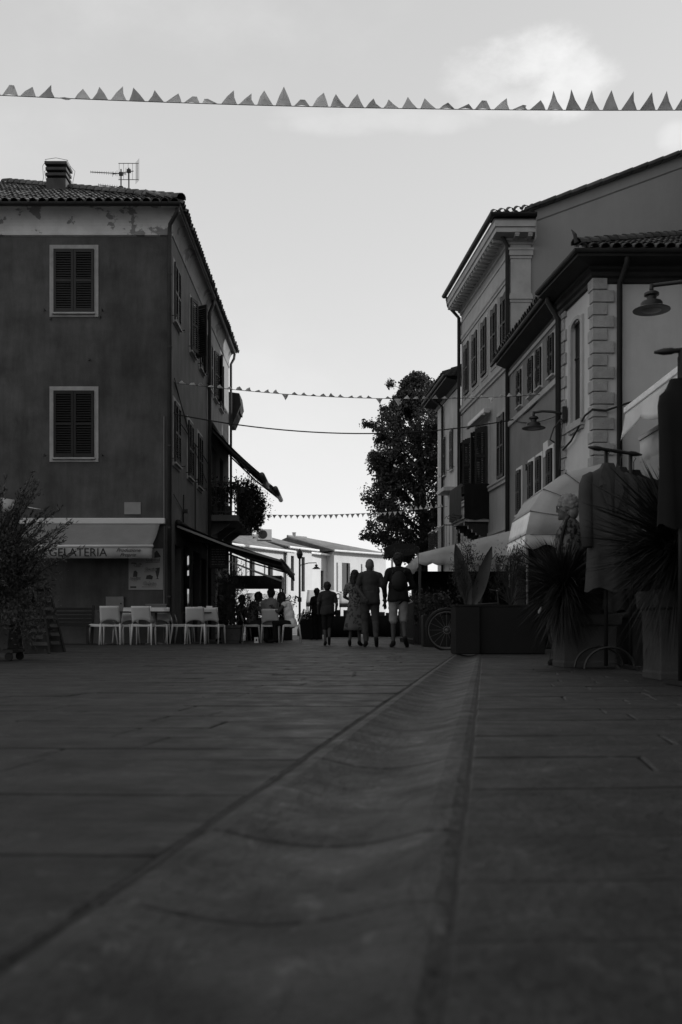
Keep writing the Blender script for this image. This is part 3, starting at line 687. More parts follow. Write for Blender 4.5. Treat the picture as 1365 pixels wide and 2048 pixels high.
# ------------------------------------------------------------------ tall gabled palazzo (right)
p0, p1 = (4.625, 27.4), (4.06, 33.6)
bR3 = thing('gabled_palazzo', 'tall pale palazzo with bracketed cornice and long sloping gable', 'house', (*p0, 0))
F3 = Fac(p0, p1, -1); SLP = .365
def gz(x): return 11.62 + (x - 4.625) * SLP
mb = MB(); mb.quad((4.625, 27.4, 0), (15, 27.4, 0), (15, 27.4, gz(15)), (4.625, 27.4, gz(4.625)))
mb.quad((15, 27.4, 0), (24, 27.4, 0), (24, 27.4, gz(15) - 9 * SLP), (15, 27.4, gz(15))); mb.quad((24, 27.4, 0), (24, 34, 0), (24, 34, gz(15) - 9 * SLP), (24, 27.4, gz(15) - 9 * SLP)); mb.build('gable_wall', MT['plaster_gable'], bR3)
mb = MB(); dr3 = [(1.0, 2.3, 0, 2.6), (3.4, 4.6, 0, 2.6), (2.35, 3.15, 4.55, 6.55)]
F3.wall(mb, 0, 11.00, dr3, .22); mb.quad((4.06, 33.6, 0), (20, 33.6, 0), (20, 33.6, 11.00), (4.06, 33.6, 11.00)); mb.build('street_wall', MT['plaster_palazzo'], bR3)
for s0, s1, z0, z1 in dr3:
    mb = MB(); F3.box(mb, s0, s1, z0, z1, -.26, -.22); mb.build('door', MT['dark_glass'], bR3)
roof3 = MB().add([(4.15, 27.3, 11.52), (15, 27.3, gz(15) + .06), (15, 34, gz(15) + .06), (3.6, 34, 11.52), (24.5, 27.3, gz(15) - 9.5 * SLP), (24.5, 34, gz(15) - 9.5 * SLP)], [(0, 1, 2, 3), (1, 4, 5, 2)]).build('roof', MT['roof_base'], bR3)
vme = MB(); vme.box(0, .46, -.09, .16, -.02, .055); vme = vme.mesh('verge_tile', MT['tile'])
for k in range(24):
    x = 5.05 + k * .42; inst(vme, 'verge_tile', roof3, T(x, 27.28, gz(x) + .05) @ Matrix.Rotation(-math.atan(SLP) - .04, 4, 'Y'))
mb = MB(); mb.bar((5.4, 27.385, gz(5.4) - .30), (15, 27.385, gz(15) - .30), .02, .022); mb.build('verge_line', MT['plaster_mid'], bR3)
cp = [(4.06, 33.6), (4.625, 27.4), (5.28, 27.4)]
crn = [(0, 10.90), (.05, 10.92), (.05, 10.98), (.12, 11.02), (.12, 11.06), (.46, 11.10), (.46, 11.22), (.50, 11.24), (.50, 11.40), (.54, 11.42), (0, 11.46)]
MB().sweep(cp, crn).build('cornice', MT['stone_pale'], bR3)
mb = MB(); mb.box(5.27, 5.275, 26.86, 27.4, 10.90, 11.46); mb.build('cornice_end', MT['stone_pale'], bR3)
mme = MB(); mme.box(-.30, 0, -.055, .055, -.09, 0); mme.box(-.32, -.28, -.06, .06, -.05, 0); mme = mme.mesh('modillion', MT['stone_pale'])
ang3 = atan2(F3.u.y, F3.u.x) - pi / 2
for k in range(21):
    p = F3.p(.12 + k * .29, 11.10, .12); inst(mme, 'modillion', bR3, Matrix.Translation(p) @ Matrix.Rotation(ang3, 4, 'Z'))
for x in (4.78, 5.14): inst(mme, 'modillion', bR3, T(x, 27.28, 11.10) @ Matrix.Rotation(pi/2, 4, 'Z'))
gutter(bR3, off(cp, .50), 11.56, .085)
mb = MB(); mb.box(4.1, 5.3, 26.85, 27.35, 11.50, 11.55); mb.build('eaves_return', MT['roof_base'], bR3)
cme = coppo(.11, .09, .4).mesh('roof_tile', MT['tile'], smooth=True)
for k in range(5): inst(cme, 'roof_tile', roof3, T(4.25 + k * .23, 26.9 + .02, 11.57) @ Matrix.Rotation(.35, 4, 'X'))
for k in range(6): inst(cme, 'roof_tile', roof3, T(4.22 + k * .215, 27.22, 11.70 + .03 * k) @ Matrix.Rotation(.5, 4, 'X'))
# pilaster at the corner and its mouldings
pil = pnode('pilaster', bR3)
mb = MB(); mb.box(4.66, 5.22, 27.33, 27.42, 0, 10.90); mb.build('shaft', MT['stone_pale'], pil)
for z0, z1, e in ((9.32, 9.40, .02), (9.40, 9.50, .045), (9.50, 9.56, .03), (10.52, 10.60, .02), (10.60, 10.74, .05), (10.74, 10.80, .07)):
    mb = MB(); mb.box(4.66 - e, 5.22 + e, 27.33 - e, 27.43, z0, z1 - .003); mb.build('moulding', MT['stone_pale'], pil)
for z0, prof in ((0, [(0, 9.95), (.03, 9.96), (.03, 10.02), (.06, 10.06), (.06, 10.16), (.02, 10.20), (.02, 10.58), (.05, 10.60), (.05, 10.66), (0, 10.68)]),
                 (1, [(0, 7.52), (.05, 7.54), (.05, 7.60), (.09, 7.64), (.09, 7.72), (0, 7.76)]), (2, [(0, 4.40), (.06, 4.42), (.06, 4.50), (.09, 4.53), (.09, 4.58), (0, 4.60)]),
                 (3, [(0, 3.1), (.03, 3.11), (.03, 3.2), (0, 3.21)])):
    MB().sweep([p1, p0], prof).build('string_course', MT['stone_pale'], bR3)
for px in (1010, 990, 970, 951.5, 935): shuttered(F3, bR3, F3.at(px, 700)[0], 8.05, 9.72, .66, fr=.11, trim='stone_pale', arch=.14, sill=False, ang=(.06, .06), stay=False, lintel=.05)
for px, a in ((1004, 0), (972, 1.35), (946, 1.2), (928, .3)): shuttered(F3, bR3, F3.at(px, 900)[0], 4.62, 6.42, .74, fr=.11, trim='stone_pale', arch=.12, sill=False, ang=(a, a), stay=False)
downpipe(bR3, [(4.30, 27.2, 11.50), (4.36, 27.2, 11.20), (4.57, 27.32, 10.85), (4.57, 27.32, .05)], .06)
q = F3.p(F3.L - .12, 0, 0); downpipe(bR3, [(q.x - .5, q.y, 11.50), (q.x - .45, q.y, 11.20), (q.x - .10, q.y, 10.80), (q.x - .10, q.y, .05)], .06)
s, z = F3.at(980, 1000); bl = pnode('balcony', bR3); sb0, sb1 = s, s + 1.75
mb = MB(); F3.box(mb, sb0, sb1, 3.62, 3.74, 0, .82); F3.box(mb, sb0 + .04, sb1 - .04, 3.54, 3.62, 0, .74); mb.build('slab', MT['stone_pale'], bl)
for sd in (sb0 + .2, sb1 - .3):
    mb = MB()
    for k in range(6):
        t = k / 5; F3.box(mb, sd, sd + .12, 3.54 - .10 - .35 * cos(t * pi / 2), 3.54, .12 * k, .12 * (k + 1) - .002)
    mb.build('bracket', MT['black_metal'], bl)
mb = MB(); F3.box(mb, sb0, sb1, 4.60, 4.64, .78, .82); F3.box(mb, sb0, sb0 + .04, 4.60, 4.64, 0, .78); F3.box(mb, sb1 - .04, sb1, 4.6, 4.64, 0, .78); mb.build('handrail', MT['black_metal'], bl)
def drape(pts_top, zt_, zb_, n):
    rows = [[], [], []]
    for i, (a, b_) in enumerate(zip(pts_top[:-1], pts_top[1:])):
        for k in range(n):
            t = k / n; p = a.lerp(b_, t); w = .02 * sin(k * 2.1 + i) ; nn_ = (b_ - a).cross(UP).normalized()
            rows[0].append(p + UP * zt_); rows[1].append(p + nn_ * (w * .6) + UP * ((zt_ + zb_) / 2)); rows[2].append(p + nn_ * w + UP * (zb_ + .02 * sin(k * .9)))
    return MB().surf(rows)
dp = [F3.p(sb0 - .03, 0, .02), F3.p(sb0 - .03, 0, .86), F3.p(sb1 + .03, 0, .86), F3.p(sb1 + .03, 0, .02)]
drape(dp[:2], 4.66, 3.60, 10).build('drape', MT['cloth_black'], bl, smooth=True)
drape(dp[1:3], 4.66, 3.66, 24).build('drape', MT['cloth_mid'], bl, smooth=True)  # street side of the same cloth greyed: its light is in the colour
mb = MB()
for k in range(3): p = F3.p(sb0 + .2 + .5 * k, 3.72, .86); mb.tube([p, p + F3.n * .16 + UP * .02, p + F3.n * .2 + UP * .1, p + F3.n * .26 + UP * .02], .012, 5)
mb.build('railing_scroll', MT['black_metal'], bl)
# rolled-up white awning over the first-floor window
s, z = F3.at(984, 822); cs = pnode('rolled_awning', bR3)
mb = MB(); F3.box(mb, s, s + 2.2, 6.72, 6.86, .05, .24); mb.build('cassette', MT['white_plastic'], cs, bevel=.02)
mb = MB(); F3.box(mb, s, s + 2.2, 6.66, 6.70, .2, .30); mb.build('front_bar', MT['white_wall'], cs)

# ------------------------------------------------------------------ end house (right, furthest of the row)
bR4 = thing('end_house', 'pale narrow house beside the leafy tree, beyond the palazzo', 'house', (4.06, 33.7, 0))
F4 = Fac((4.06, 33.7), (3.68, 37.9), -1)
mb = MB(); F4.wall(mb, 0, 8.85, [(1.2, 2.2, 0, 2.3), (.7, 1.5, 3.0, 5.0)], .2); mb.quad((3.68, 37.9, 0), (14, 37.9, 0), (14, 37.9, 8.85), (3.68, 37.9, 8.85)); mb.build('street_wall', MT['plaster_end'], bR4)
for h in ((1.2, 2.2, 0, 2.3), (.7, 1.5, 3.0, 5.0)):
    mb = MB(); F4.box(mb, *h, -.24, -.2); mb.build('door', MT['dark_glass'], bR4)
ep4 = [(3.68, 38.3), (4.06, 33.7)]
MB().sweep(ep4, [(0, 8.62), (.05, 8.64), (.08, 8.76), (.50, 8.84), (.50, 8.92), (0, 8.92)]).build('eaves', MT['wood_dark'], bR4)
gutter(bR4, off(ep4, .46), 8.98, .07); o4 = off(ep4, .55)
roof4 = MB().add([(*o4[0], 9.0), (*o4[1], 9.0), (o4[1][0] + 5, o4[1][1], 11.2), (o4[0][0] + 5, o4[0][1], 11.2)], [(0, 1, 2, 3)]).build('roof', MT['roof_base'], bR4)
tiled_slope(roof4, (o4[1][0], o4[1][1] + .1, 9.0), (-.38, 4.6, 0), (1, .08, 0), radians(22), 21, 3, lambda x, y: True, 0)
for px, py in ((905, 865), (890, 890)):
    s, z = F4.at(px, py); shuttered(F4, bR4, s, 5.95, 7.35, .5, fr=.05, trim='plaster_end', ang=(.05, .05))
s, z = F4.at(905, 955); mb = MB(); F4.box(mb, s - .5, s + .8, 5.15, 5.30, 0, .4); mb.build('door_hood', MT['plaster_end'], bR4, bevel=.02)
downpipe(bR4, [F4.p(2.9, 8.95, .48), F4.p(2.9, 8.75, .4), F4.p(2.9, 8.5, .07), F4.p(2.9, .05, .07)], .05)
br = pnode('balcony', bR4); s0, s1 = .4, 3.6
mb = MB(); F4.box(mb, s0, s1, 2.82, 2.95, 0, .5); mb.build('slab', MT['plaster_mid'], br)
mb = MB(); F4.box(mb, s0, s1, 3.88, 3.91, .46, .49); F4.box(mb, s0, s1, 3.02, 3.05, .46, .49)
F4.box(mb, s0, s0 + .03, 3.88, 3.91, 0, .46); mb.build('handrail', MT['black_metal'], br)
for k in range(24): inst(bme, 'baluster', br, Matrix.Translation(F4.p(s0 + .05 + k * .135, 2.95, .475)))
for k in range(4): inst(bme, 'baluster', br, Matrix.Translation(F4.p(s0 + .015, 2.95, .06 + k * .12)))

# ------------------------------------------------------------------ unseen houses on the right, sized and placed to shade the street
def plain_house(name, label, x0, x1, y0, y1, h, m, faces):
    t = thing(name, label, 'house', ((x0+x1)/2, (y0+y1)/2, 0))
    MB().box(x0, x1, y0, y1, -.05, h).build('wall', MT[m], t)
    mb = MB(); e = .45; xm = (x0+x1)/2; r = h + (x1 - x0) * .17
    mb.add([(x0-e, y0-e, h+.02), (x1+e, y0-e, h+.02), (x1+e, y1+e, h+.02), (x0-e, y1+e, h+.02), (xm, y0-e, r), (xm, y1+e, r)], [(3,2,1,0), (0,1,4), (1,2,5,4), (2,3,5), (3,0,4,5)]); mb.build('roof', MT['tile_far'], t)
    for (a, b_, side) in faces:
        Fc = Fac(a, b_, side); n = max(1, int(Fc.L / 2.6))
        for i in range(n):
            for fl in range(1, int(h / 3.1)): shuttered(Fc, t, (i + .5) * Fc.L / n, fl * 3.1 + .9, fl * 3.1 + 2.4, .9, fr=.1, stay=False, ang=(0, 0))
    return t
plain_house('tall_shading_house', 'unseen tall house behind the shop awning, sized to shade the street', 6.75, 16, -7, 17.6, 13.6, 'plaster_mid', [((6.75, 17.6), (6.75, -6), 1)])  # out of view; carries the shop awning, height set to block the sun
plain_house('tall_shading_house', 'unseen tall house added behind the quoin house to shade the street', 10.5, 18, 17.9, 27.0, 13.9, 'plaster_mid', [((10.5, 27.0), (10.5, 17.9), 1)])  # unseen block added to keep the sun off the corner house
plain_house('row_shading_house', 'unseen house added behind the end house to shade the tree', 5.45, 13, 38.6, 50.5, 9.2, 'plaster_mid', [((5.45, 50), (5.45, 39), 1)])  # unseen, added to keep the sun off the lower tree



# ------------------------------------------------------------------ far sunlit houses
def far_house(name, label, a, b, zw, depth, rise, ov, m, wins, back=None, tiles=True, holes=(), hipr=0.0, hipl=0.0):
    """front wall from a to b (plan), eaves at zw, roof rising away from us"""
    t = thing(name, label, 'house', (a[0], a[1], 0)); Fh = Fac(a, b, 1); nb = -Fh.n
    mb = MB(); Fh.wall(mb, 0, zw, [w[:4] for w in wins], .12)
    A, B = Fh.p(0, 0), Fh.p(Fh.L, 0); C, D = B + nb * depth, A + nb * depth
    for p, q in ((B, C), (C, D), (D, A)): mb.quad(p, q, q + UP * zw, p + UP * zw)
    mb.build('wall', MT[m], t)
    e0, e1 = Fh.p(-ov, zw + .02, ov), Fh.p(Fh.L + ov, zw + .02, ov); rr = nb * (depth / 2 + ov) + UP * rise
    r0, r1 = e0 + rr + Fh.u * hipl, e1 + rr - Fh.u * hipr; bk = nb * (depth + 2 * ov)
    rf = MB().add([e0, e1, r1, r0, e0 + bk, e1 + bk], [(0, 1, 2, 3), (3, 2, 5, 4), (0, 3, 4), (1, 5, 2)]).build('roof', MT['tile'], t)
    mb = MB()
    n = int((e1 - e0).length / .30)
    for i in range(n):                                            # barrel columns
        f0 = (i + .5) / n; p = e0.lerp(e1, f0); q = r0.lerp(r1, f0)
        mb.tube([p - (q - p).normalized() * .06, p.lerp(q, .5), q], .085, 5)
    tag(mb.build('tile_columns', MT['tile_far'], rf), kind='stuff')
    mb = MB(); mb.tube([e0 + UP * .02 - nb * .06, e1 + UP * .02 - nb * .06], .07, 6); mb.build('gutter', MT['white_paint'], t)
    mb = MB(); Fh.box(mb, -.02, Fh.L + .02, 0, .55, -.01, .03); mb.build('plinth', MT['plaster_side'], t)
    mb = MB(); q = r0.lerp(r1, .35); mb.obox(q + UP * .12, (.12, 0, 0), (0, .12, 0), (0, 0, .22)); mb.obox(q + UP * .36, (.15, 0, 0), (0, .15, 0), (0, 0, .02)); mb.build('chimney', MT['white_wall_warm'], rf)
    mb = MB(); mb.tube([r0 + UP * .05, r1 + UP * .05], .11, 6); mb.build('ridge', MT['tile_far'], rf)
    for w in wins:
        wn_ = pnode('window', t); s0, s1, z0, z1 = w[:4]
        mb = MB(); Fh.box(mb, s0, s1, z0, z1, -.16, -.11); mb.build('pane', MT['dark_glass'], wn_)
        if len(w) > 4 and w[4]:
            mb = MB(); Fh.box(mb, s0 - .06, s1 + .06, z0 - .09, z0, 0, .10); mb.build('sill', MT['white_wall'], wn_)
            sw = (s1 - s0) * .52 if w[4] == 1 else .0
            if sw:
                for sg, s in ((-1, s0), (1, s1)):
                    mb = MB(); Fh.box(mb, *sorted((s + sg * .02, s + sg * (sw + .02))), z0, z1, .03, .07)
                    for k in range(int((z1 - z0 - .2) / .1)): Fh.box(mb, *sorted((s + sg * .07, s + sg * (sw - .03))), z0 + .1 + k * .1, z0 + .16 + k * .1, .07, .08)
                    mb.build('shutter', MT['white_wall'], wn_)
    return t, Fh
hC, FC = far_house('far_house', 'sunlit far house with air conditioner on its low tiled roof', (-6.6, 56.0), (-3.35, 61.6), 5.05, 6, 1.1, .35, 'white_wall_warm', [(.7, 1.2, 3.2, 4.5, 1), (2.4, 2.9, 3.2, 4.5, 1), (4.3, 4.8, 3.2, 4.5, 1), (2.2, 3.4, 0, 2.4), (4.4, 5.4, 0, 2.3)])
hC2, _ = far_house('far_house', 'narrow sunlit far house with two slit windows behind the lamp post', (-3.35, 62.0), (-1.9, 64.4), 5.35, 7, 1.0, .3, 'white_wall_warm', [(.4, .75, 2.7, 4.9), (1.6, 2.0, 2.7, 4.9)])
hD, FD = far_house('far_house', 'white sunlit far house behind the walking boy', (-3.1, 69.0), (-.62, 72.6), 5.6, 7, .95, .3, 'white_wall', [(.6, .95, 2.6, 4.5, 1), (2.9, 3.3, 2.55, 4.5, 2), (1.2, 2.4, 0, 2.2)])
hE, FE = far_house('far_house', 'white sunlit far house with open shutters and painted name, centre', (-.5, 71.5), (3.4, 75.4), 5.85, 9, 1.3, .45, 'white_wall', [(.75, 1.55, 3.0, 5.1, 1), (3.3, 4.1, 3.0, 5.1, 1)], hipr=4.5)
for F_, s in ((FD, 4.2), (FC, 6.2)):
    root = hD if F_ is FD else hC
    mb = MB(); mb.tube([F_.p(s, 5.4, .08), F_.p(s, .1, .08)], .06, 6); mb.build('downpipe', MT['pipe'], root)
M = Matrix.Translation(FE.p(.15, 1.55 + .9, .03)) @ rot_frame(FE.u, UP, FE.n)
lettering('lettering', 'O', MT['ink'], hE, M, .62, bold=.01); lettering('lettering', 'Oste', MT['ink'], hE, Matrix.Translation(FE.p(.95, 2.45, .03)) @ rot_frame(FE.u, UP, FE.n), .52, sx=.8)
ac = thing('air_conditioner', 'white boxy air conditioner fan unit on the far tiled roof', 'air conditioner', (-4.5, 57.6, 5.45)); ac.matrix_basis = Matrix.Translation((-4.42, 57.2, 5.42)) @ Matrix.Rotation(radians(18), 4, 'Z')
MB().box(-.42, .42, -.17, .17, 0, .62).build('casing', MT['white_wall'], ac, world=False, bevel=.02)
mb = MB(); mb.v = []; mb.lathe([(.25, 0), (.25, .02), (.22, .03)], (0, 0, 0), 20); mb.v = [(x - .1, -.17 - z, y + .31) for x, y, z in mb.v]; mb.build('fan_grille', MT['black_metal'], ac, world=False)
MB().box(-.4, .4, -.12, .12, -.07, 0).build('stand', MT['grey_metal'], ac, world=False)

# ------------------------------------------------------------------ plane tree
def leaf_cloud(mb, pts, size, rr, aspect=.8, up=.3):
    for p in pts:
        s = size * rr.uniform(.6, 1.25); a = Vector((rr.gauss(0, 1), rr.gauss(0, 1), rr.gauss(0, 1) + up)).normalized(); b = a.orthogonal().normalized()
        b.rotate(Quaternion(a, rr.uniform(0, 6.28))); c = a.cross(b); p = Vector(p)
        # five-lobed leaf reduced to six corners
        mb.add([p - b * s * .5, p - b * s * .1 + c * s * aspect * .5, p + b * s * .25 + c * s * aspect * .28, p + b * s * .6 + a * s * .12, p + b * s * .25 - c * s * aspect * .28, p - b * s * .1 - c * s * aspect * .5], [(0, 1, 2, 3, 4, 5)])
tree = thing('plane_tree', 'tall dark leafy plane tree rising beyond the row of houses', 'tree', (3.7, 46, 0))
rt = random.Random(11)
tr = MB(); base = Vector((3.75, 46, 0)); tr.tube([base, base + Vector((.02, 0, 1.6)), base + Vector((.0, 0, 3.2)), base + Vector((.10, 0, 4.6)), base + Vector((.0, 0, 7)), base + Vector((-.1, 0, 9.6)), base + Vector((-.25, 0, 11.4))], [.34, .30, .27, .22, .15, .09, .03], 10)
tips = []
def crown_r(z):                                                   # left-hand radius of the crown at height z, from the photograph
    t = [(3.3, .7), (3.8, 1.6), (4.32, 1.95), (4.46, 2.1), (4.9, 2.55), (5.4, 2.2), (6.08, 2.4), (6.7, 2.8), (6.98, 1.85), (7.53, 2.3), (8.25, 2.5), (8.69, 1.9), (9.15, 2.1), (10.05, 2.15), (10.49, 1.5), (11.28, .95), (11.67, .8), (12.2, .15)]
    for (z0, r0), (z1, r1) in zip(t[:-1], t[1:]):
        if z0 <= z <= z1: return (r0 + (r1 - r0) * (z - z0) / (z1 - z0)) * (1.09 if z < 10 else 1.03)
    return .2
for i in range(46):
    z = 4.0 + 7.9 * i / 45; a = i * 2.4 + rt.uniform(-.3, .3); r = crown_r(z) * rt.uniform(.7, .98)
    if i % 3 == 0: a = pi + rt.uniform(-.5, .5)
    zb = max(2.9, z - .9 - r * .35); s = base + Vector((-.02 * zb, 0, zb)); e = Vector((3.55 + cos(a) * r, 46 + sin(a) * r * 1.0, z))
    m_ = s.lerp(e, .5) + Vector((0, 0, .15)); tr.tube([s, m_, e], [.075, .045, .015], 5); tips.append((s, m_, e))
    for k in range(3):
        q = m_.lerp(e, rt.random()) ; f = q + Vector((rt.gauss(0, .3), rt.gauss(0, .3), rt.uniform(-.2, .4))); tr.tube([q, f], [.02, .007], 4); tips.append((q, q.lerp(f, .5), f))
tr.build('trunk', MT['bark'], tree, smooth=True)
cr = MB(); pts = []
for s, m_, e in tips:
    L = (e - s).length; n = 62 if L > 1.2 else 40
    for k in range(6 if L > 1.2 else 3):
        c = m_.lerp(e, rt.uniform(-.15, 1.0)); sg = rt.uniform(.12, .22)
        for j in range(n): v = Vector((rt.gauss(0, 1), rt.gauss(0, 1), rt.gauss(0, .75))); v *= sg * 1.35 * rt.random() ** .4 / max(.3, v.length); pts.append(c + v)
for j in range(36000):                                             # inner foliage
    z = rt.uniform(3.9, 12.0); r = crown_r(z) * sqrt(rt.random()) * .93; a = rt.uniform(0, 6.28)
    p = Vector((3.55 + cos(a) * r, 46 + sin(a) * r, z + rt.uniform(-.2, .2)))
    if noise.noise(p * 1.05) > -.20: pts.append(p)
leaf_cloud(cr, pts, .118, rt)
tag(cr.build('crown', MT['leaf_tree'], tree), kind='stuff')
tree2 = None

# ------------------------------------------------------------------ street lamps
def lamp_head(mb, c, r):
    mb.lathe([(r, 0), (r, .012), (r * .82, .035), (r * .60, .055), (r * .58, r * .42), (r * .52, r * .50), (r * .26, r * .56), (r * .26, r * .78), (r * .40, r * .82), (r * .40, r * .95), (r * .30, r * 1.02), (.02, r * 1.06)], c, 28)
def wall_lamp(label, head, r, wall, rise, m='black_metal'):
    t = thing('street_lamp', label, 'street lamp', wall, 0, 'bell-shaped street lamps')
    h = Vector(head); w = Vector(wall)
    mb = MB(); lamp_head(mb, h, r); mb.build('lamp_shade', MT[m], t, smooth=False, bevel=.004)
    mb = MB(); mb.lathe([(r * .55, 0), (r * .5, -.015), (.01, -.03)], h + Vector((0, 0, .010)), 20); mb.build('lamp_glass', MT['paper'], t, smooth=True)
    top = h + UP * (r * 1.05)
    mb = MB(); mb.tube([top - UP * .02, top + UP * .10], .03, 8); mb.tube([top + UP * .08, top.lerp(w, .3) + UP * (.08 + rise), top.lerp(w, .65) + UP * (.05 + rise), w], .028, 8); mb.build('arm', MT[m], t, smooth=True)
    d = (w - top).normalized()
    mb = MB(); mb.obox(w, Vector((.05, 0, 0)), Vector((0, .09, 0)), UP * .16); mb.build('wall_plate', MT[m], t, bevel=.01)
    return t, w, top
wall_lamp('large bell street lamp high at the right edge of the picture', P(1304, 621, 13.8), .255, (6.72, 13.9, 5.02), .10)
t_, w_, top_ = wall_lamp('bell street lamp on a wall arm by the quoin house downpipe', P(1068, 857, 22.0), .26, (4.86, 21.7, 5.03), .02)
mb = MB(); mb.tube([Vector(w_) + Vector((-.05, 0, -.1)), Vector(w_) + Vector((-.22, 0, -.30)), Vector(w_) + Vector((-.30, 0, -.55)), Vector(w_) + Vector((-.2, 0, -.62))], .018, 6); mb.tube([Vector(w_), Vector(w_) + Vector((-.05, .0, -.4)), Vector(w_) + Vector((-.1, 0, -1.2))], .01, 5); mb.build('scroll_bracket', MT['black_metal'], t_)
lp = thing('lamp_post', 'slim lamp post with one bell lamp before the far white houses', 'lamp post', (-1.87, 45, 0))
MB().tube([(-1.87, 45, 0), (-1.87, 45, .9), (-1.87, 45, 3.85)], [.07, .055, .045], 10).build('post', MT['black_metal'], lp, smooth=True)
mb = MB(); mb.lathe([(.12, 0), (.12, .3), (.07, .42)], (-1.87, 45, 0), 12); mb.lathe([(.07, 3.5), (.11, 3.56), (.15, 3.72), (.10, 3.86), (.03, 3.95)], (-1.87, 45, 0), 12); mb.lathe([(.09, 1.55), (.09, 1.75)], (-1.87, 45, 0), 10); mb.build('collar', MT['black_metal'], lp)
hh = P(633, 1138, 45); mb = MB(); lamp_head(mb, hh, .19); mb.build('lamp_shade', MT['black_metal'], lp)
mb = MB(); mb.tube([hh + UP * .18, hh + UP * .28, hh + Vector((-.35, 0, .27)), (-1.87, 45, hh.z + .16)], .022, 6); mb.build('arm', MT['black_metal'], lp)
mb = MB(); mb.tube([(-1.87, 45, 1.7), (-2.05, 45, 1.8), (-2.1, 45, 1.6)], [.05, .06, .03], 6); mb.build('loudspeaker', MT['black_metal'], lp)
ut = thing('utility_pole', 'thin pale utility pole at the right end of the far white houses', 'pole', P(785, 1256, 70)); q = P(785, 1085, 70)
MB().tube([(q.x, 70, 0), (q.x, 70, q.z)], [.10, .07], 8).build('pole', MT['grey_metal'], ut, smooth=True)
MB().bar((q.x - .6, 70, q.z - .3), (q.x + .6, 70, q.z - .3), .06, .06).build('crossarm', MT['grey_metal'], ut)

# ------------------------------------------------------------------ bunting and cables over the street
def catenary(a, b, sag, n): a, b = Vector(a), Vector(b); return [a.lerp(b, k / n) - UP * (sag * 4 * (k / n) * (1 - k / n)) for k in range(n + 1)]
def bunting(label, pts, w, h, every, mode, rr):
    t = thing('bunting', label, 'bunting', pts[0], 0, 'strings of bunting over the street')
    MB().tube(pts, .007, 4).build('string', MT['cord'], t)
    L = 0; segs = []
    for a, b in zip(pts[:-1], pts[1:]): segs.append((L, a, b)); L += (b - a).length
    def at(d):
        for l, a, b in reversed(segs):
            if d >= l: return a + (b - a).normalized() * (d - l)
        return pts[0]
    d = every * .3; i = 0
    while d < L - w:
        a, b = at(d), at(d + w); u = (b - a).normalized()
        k = mode(i, rr); ht = h * k[0]; lean = k[1]; fold = k[2]; dirz = k[3]
        nn = Vector((0, -1, 0)); m_ = (a + b) / 2; wob = k[4]
        tip = m_ + UP * (ht * dirz) + u * lean * w + nn * wob
        q1, q2 = a.lerp(tip, .5) - u * (rr.uniform(-.08, .06) * w) + nn * (wob * rr.uniform(-.2, 1.6)), b.lerp(tip, .5) + u * (rr.uniform(-.12, .05) * w) + nn * (-wob * rr.uniform(0, 1))
        c = (a + b + tip) / 3 + nn * (wob * 1.8)
        mb = MB()
        if fold:                                                  # tip folded back over the cloth
            t1, t2 = a.lerp(tip, .72), b.lerp(tip, .70); f = m_ + UP * (ht * dirz * .42) + u * (lean + rr.uniform(-.3, .3)) * w * .6 + nn * .03
            mb.add([a, b, t2, t1, f, m_ + nn * wob], [(0, 5, 3), (5, 1, 2), (5, 2, 3), (3, 2, 4)])
        else: mb.add([a, b, q2, tip, q1, c, m_ + nn * wob * .4], [(0, 6, 5), (6, 1, 5), (1, 2, 5), (2, 3, 5), (3, 4, 5), (4, 0, 5)])
        mb.build('flag', MT['flag'], t); d += every * rr.uniform(.96, 1.04); i += 1
    return t
def mode_up(i, rr):
    full = i in (17, 32, 33, 34, 35, 36, 37, 38, 39)
    if i in (5, 13, 26, 27, 30): return (.22, rr.uniform(-.3, .4), False, -.6 if i in (5, 27) else .6, rr.uniform(.03, .10))
    return (rr.uniform(.85, 1.05) if full else rr.uniform(.42, .72), rr.uniform(-.25, .32), (not full) and rr.random() < .3, 1, rr.uniform(.0, .06))
bunting('long bunting string crossing the sky at the top, its flags blown upwards', catenary(P(-80, 186, 16.6), P(1480, 219, 16.6), .10, 40), .272, .33, .303, mode_up, random.Random(5))
def mode_mix(i, rr):
    k = rr.random()
    if k < .2: return (rr.uniform(.7, 1), rr.uniform(-.2, .2), False, -1, .03)
    return (rr.uniform(.2, .45), rr.uniform(-.3, .3), False, 1, .05)
bunting('thin bunting string from the corner house to the low house, flags mostly curled', catenary((AX + .02, 23.75, 6.22), F2.p(F2.at(1085, 795)[0], 5.95, .02), .22, 24), .17, .19, .225, mode_mix, random.Random(3))
def mode_down(i, rr): return (rr.uniform(.8, 1.1), rr.uniform(-.15, .15), False, -1 if i < 27 else 1, rr.uniform(0, .04))
bunting('lowest and farthest bunting string, small flags hanging point down beside the balcony', catenary((AX + 1.0, 33.6, 4.2), F4.p(2.2, 4.75, .03), .12, 24), .16, .15, .20, mode_down, random.Random(9))
cb = thing('overhead_cable', 'thick black cable slung across the street below the middle bunting', 'cable', (AX, 23.5, 5.4))
MB().tube(catenary((AX + .02, 23.5, 5.42), (4.66, 26.6, 5.95), .42, 24), .016, 5).build('cable', MT['cord'], cb)
mb = MB(); mb.tube(catenary((4.66, 26.6, 5.95), (4.82, 22.9, 6.0), .12, 10), .013, 5); mb.tube(catenary((4.66, 26.6, 5.9), (4.80, 21.8, 5.05), .1, 10), .011, 5); mb.build('side_cable', MT['cord'], cb)

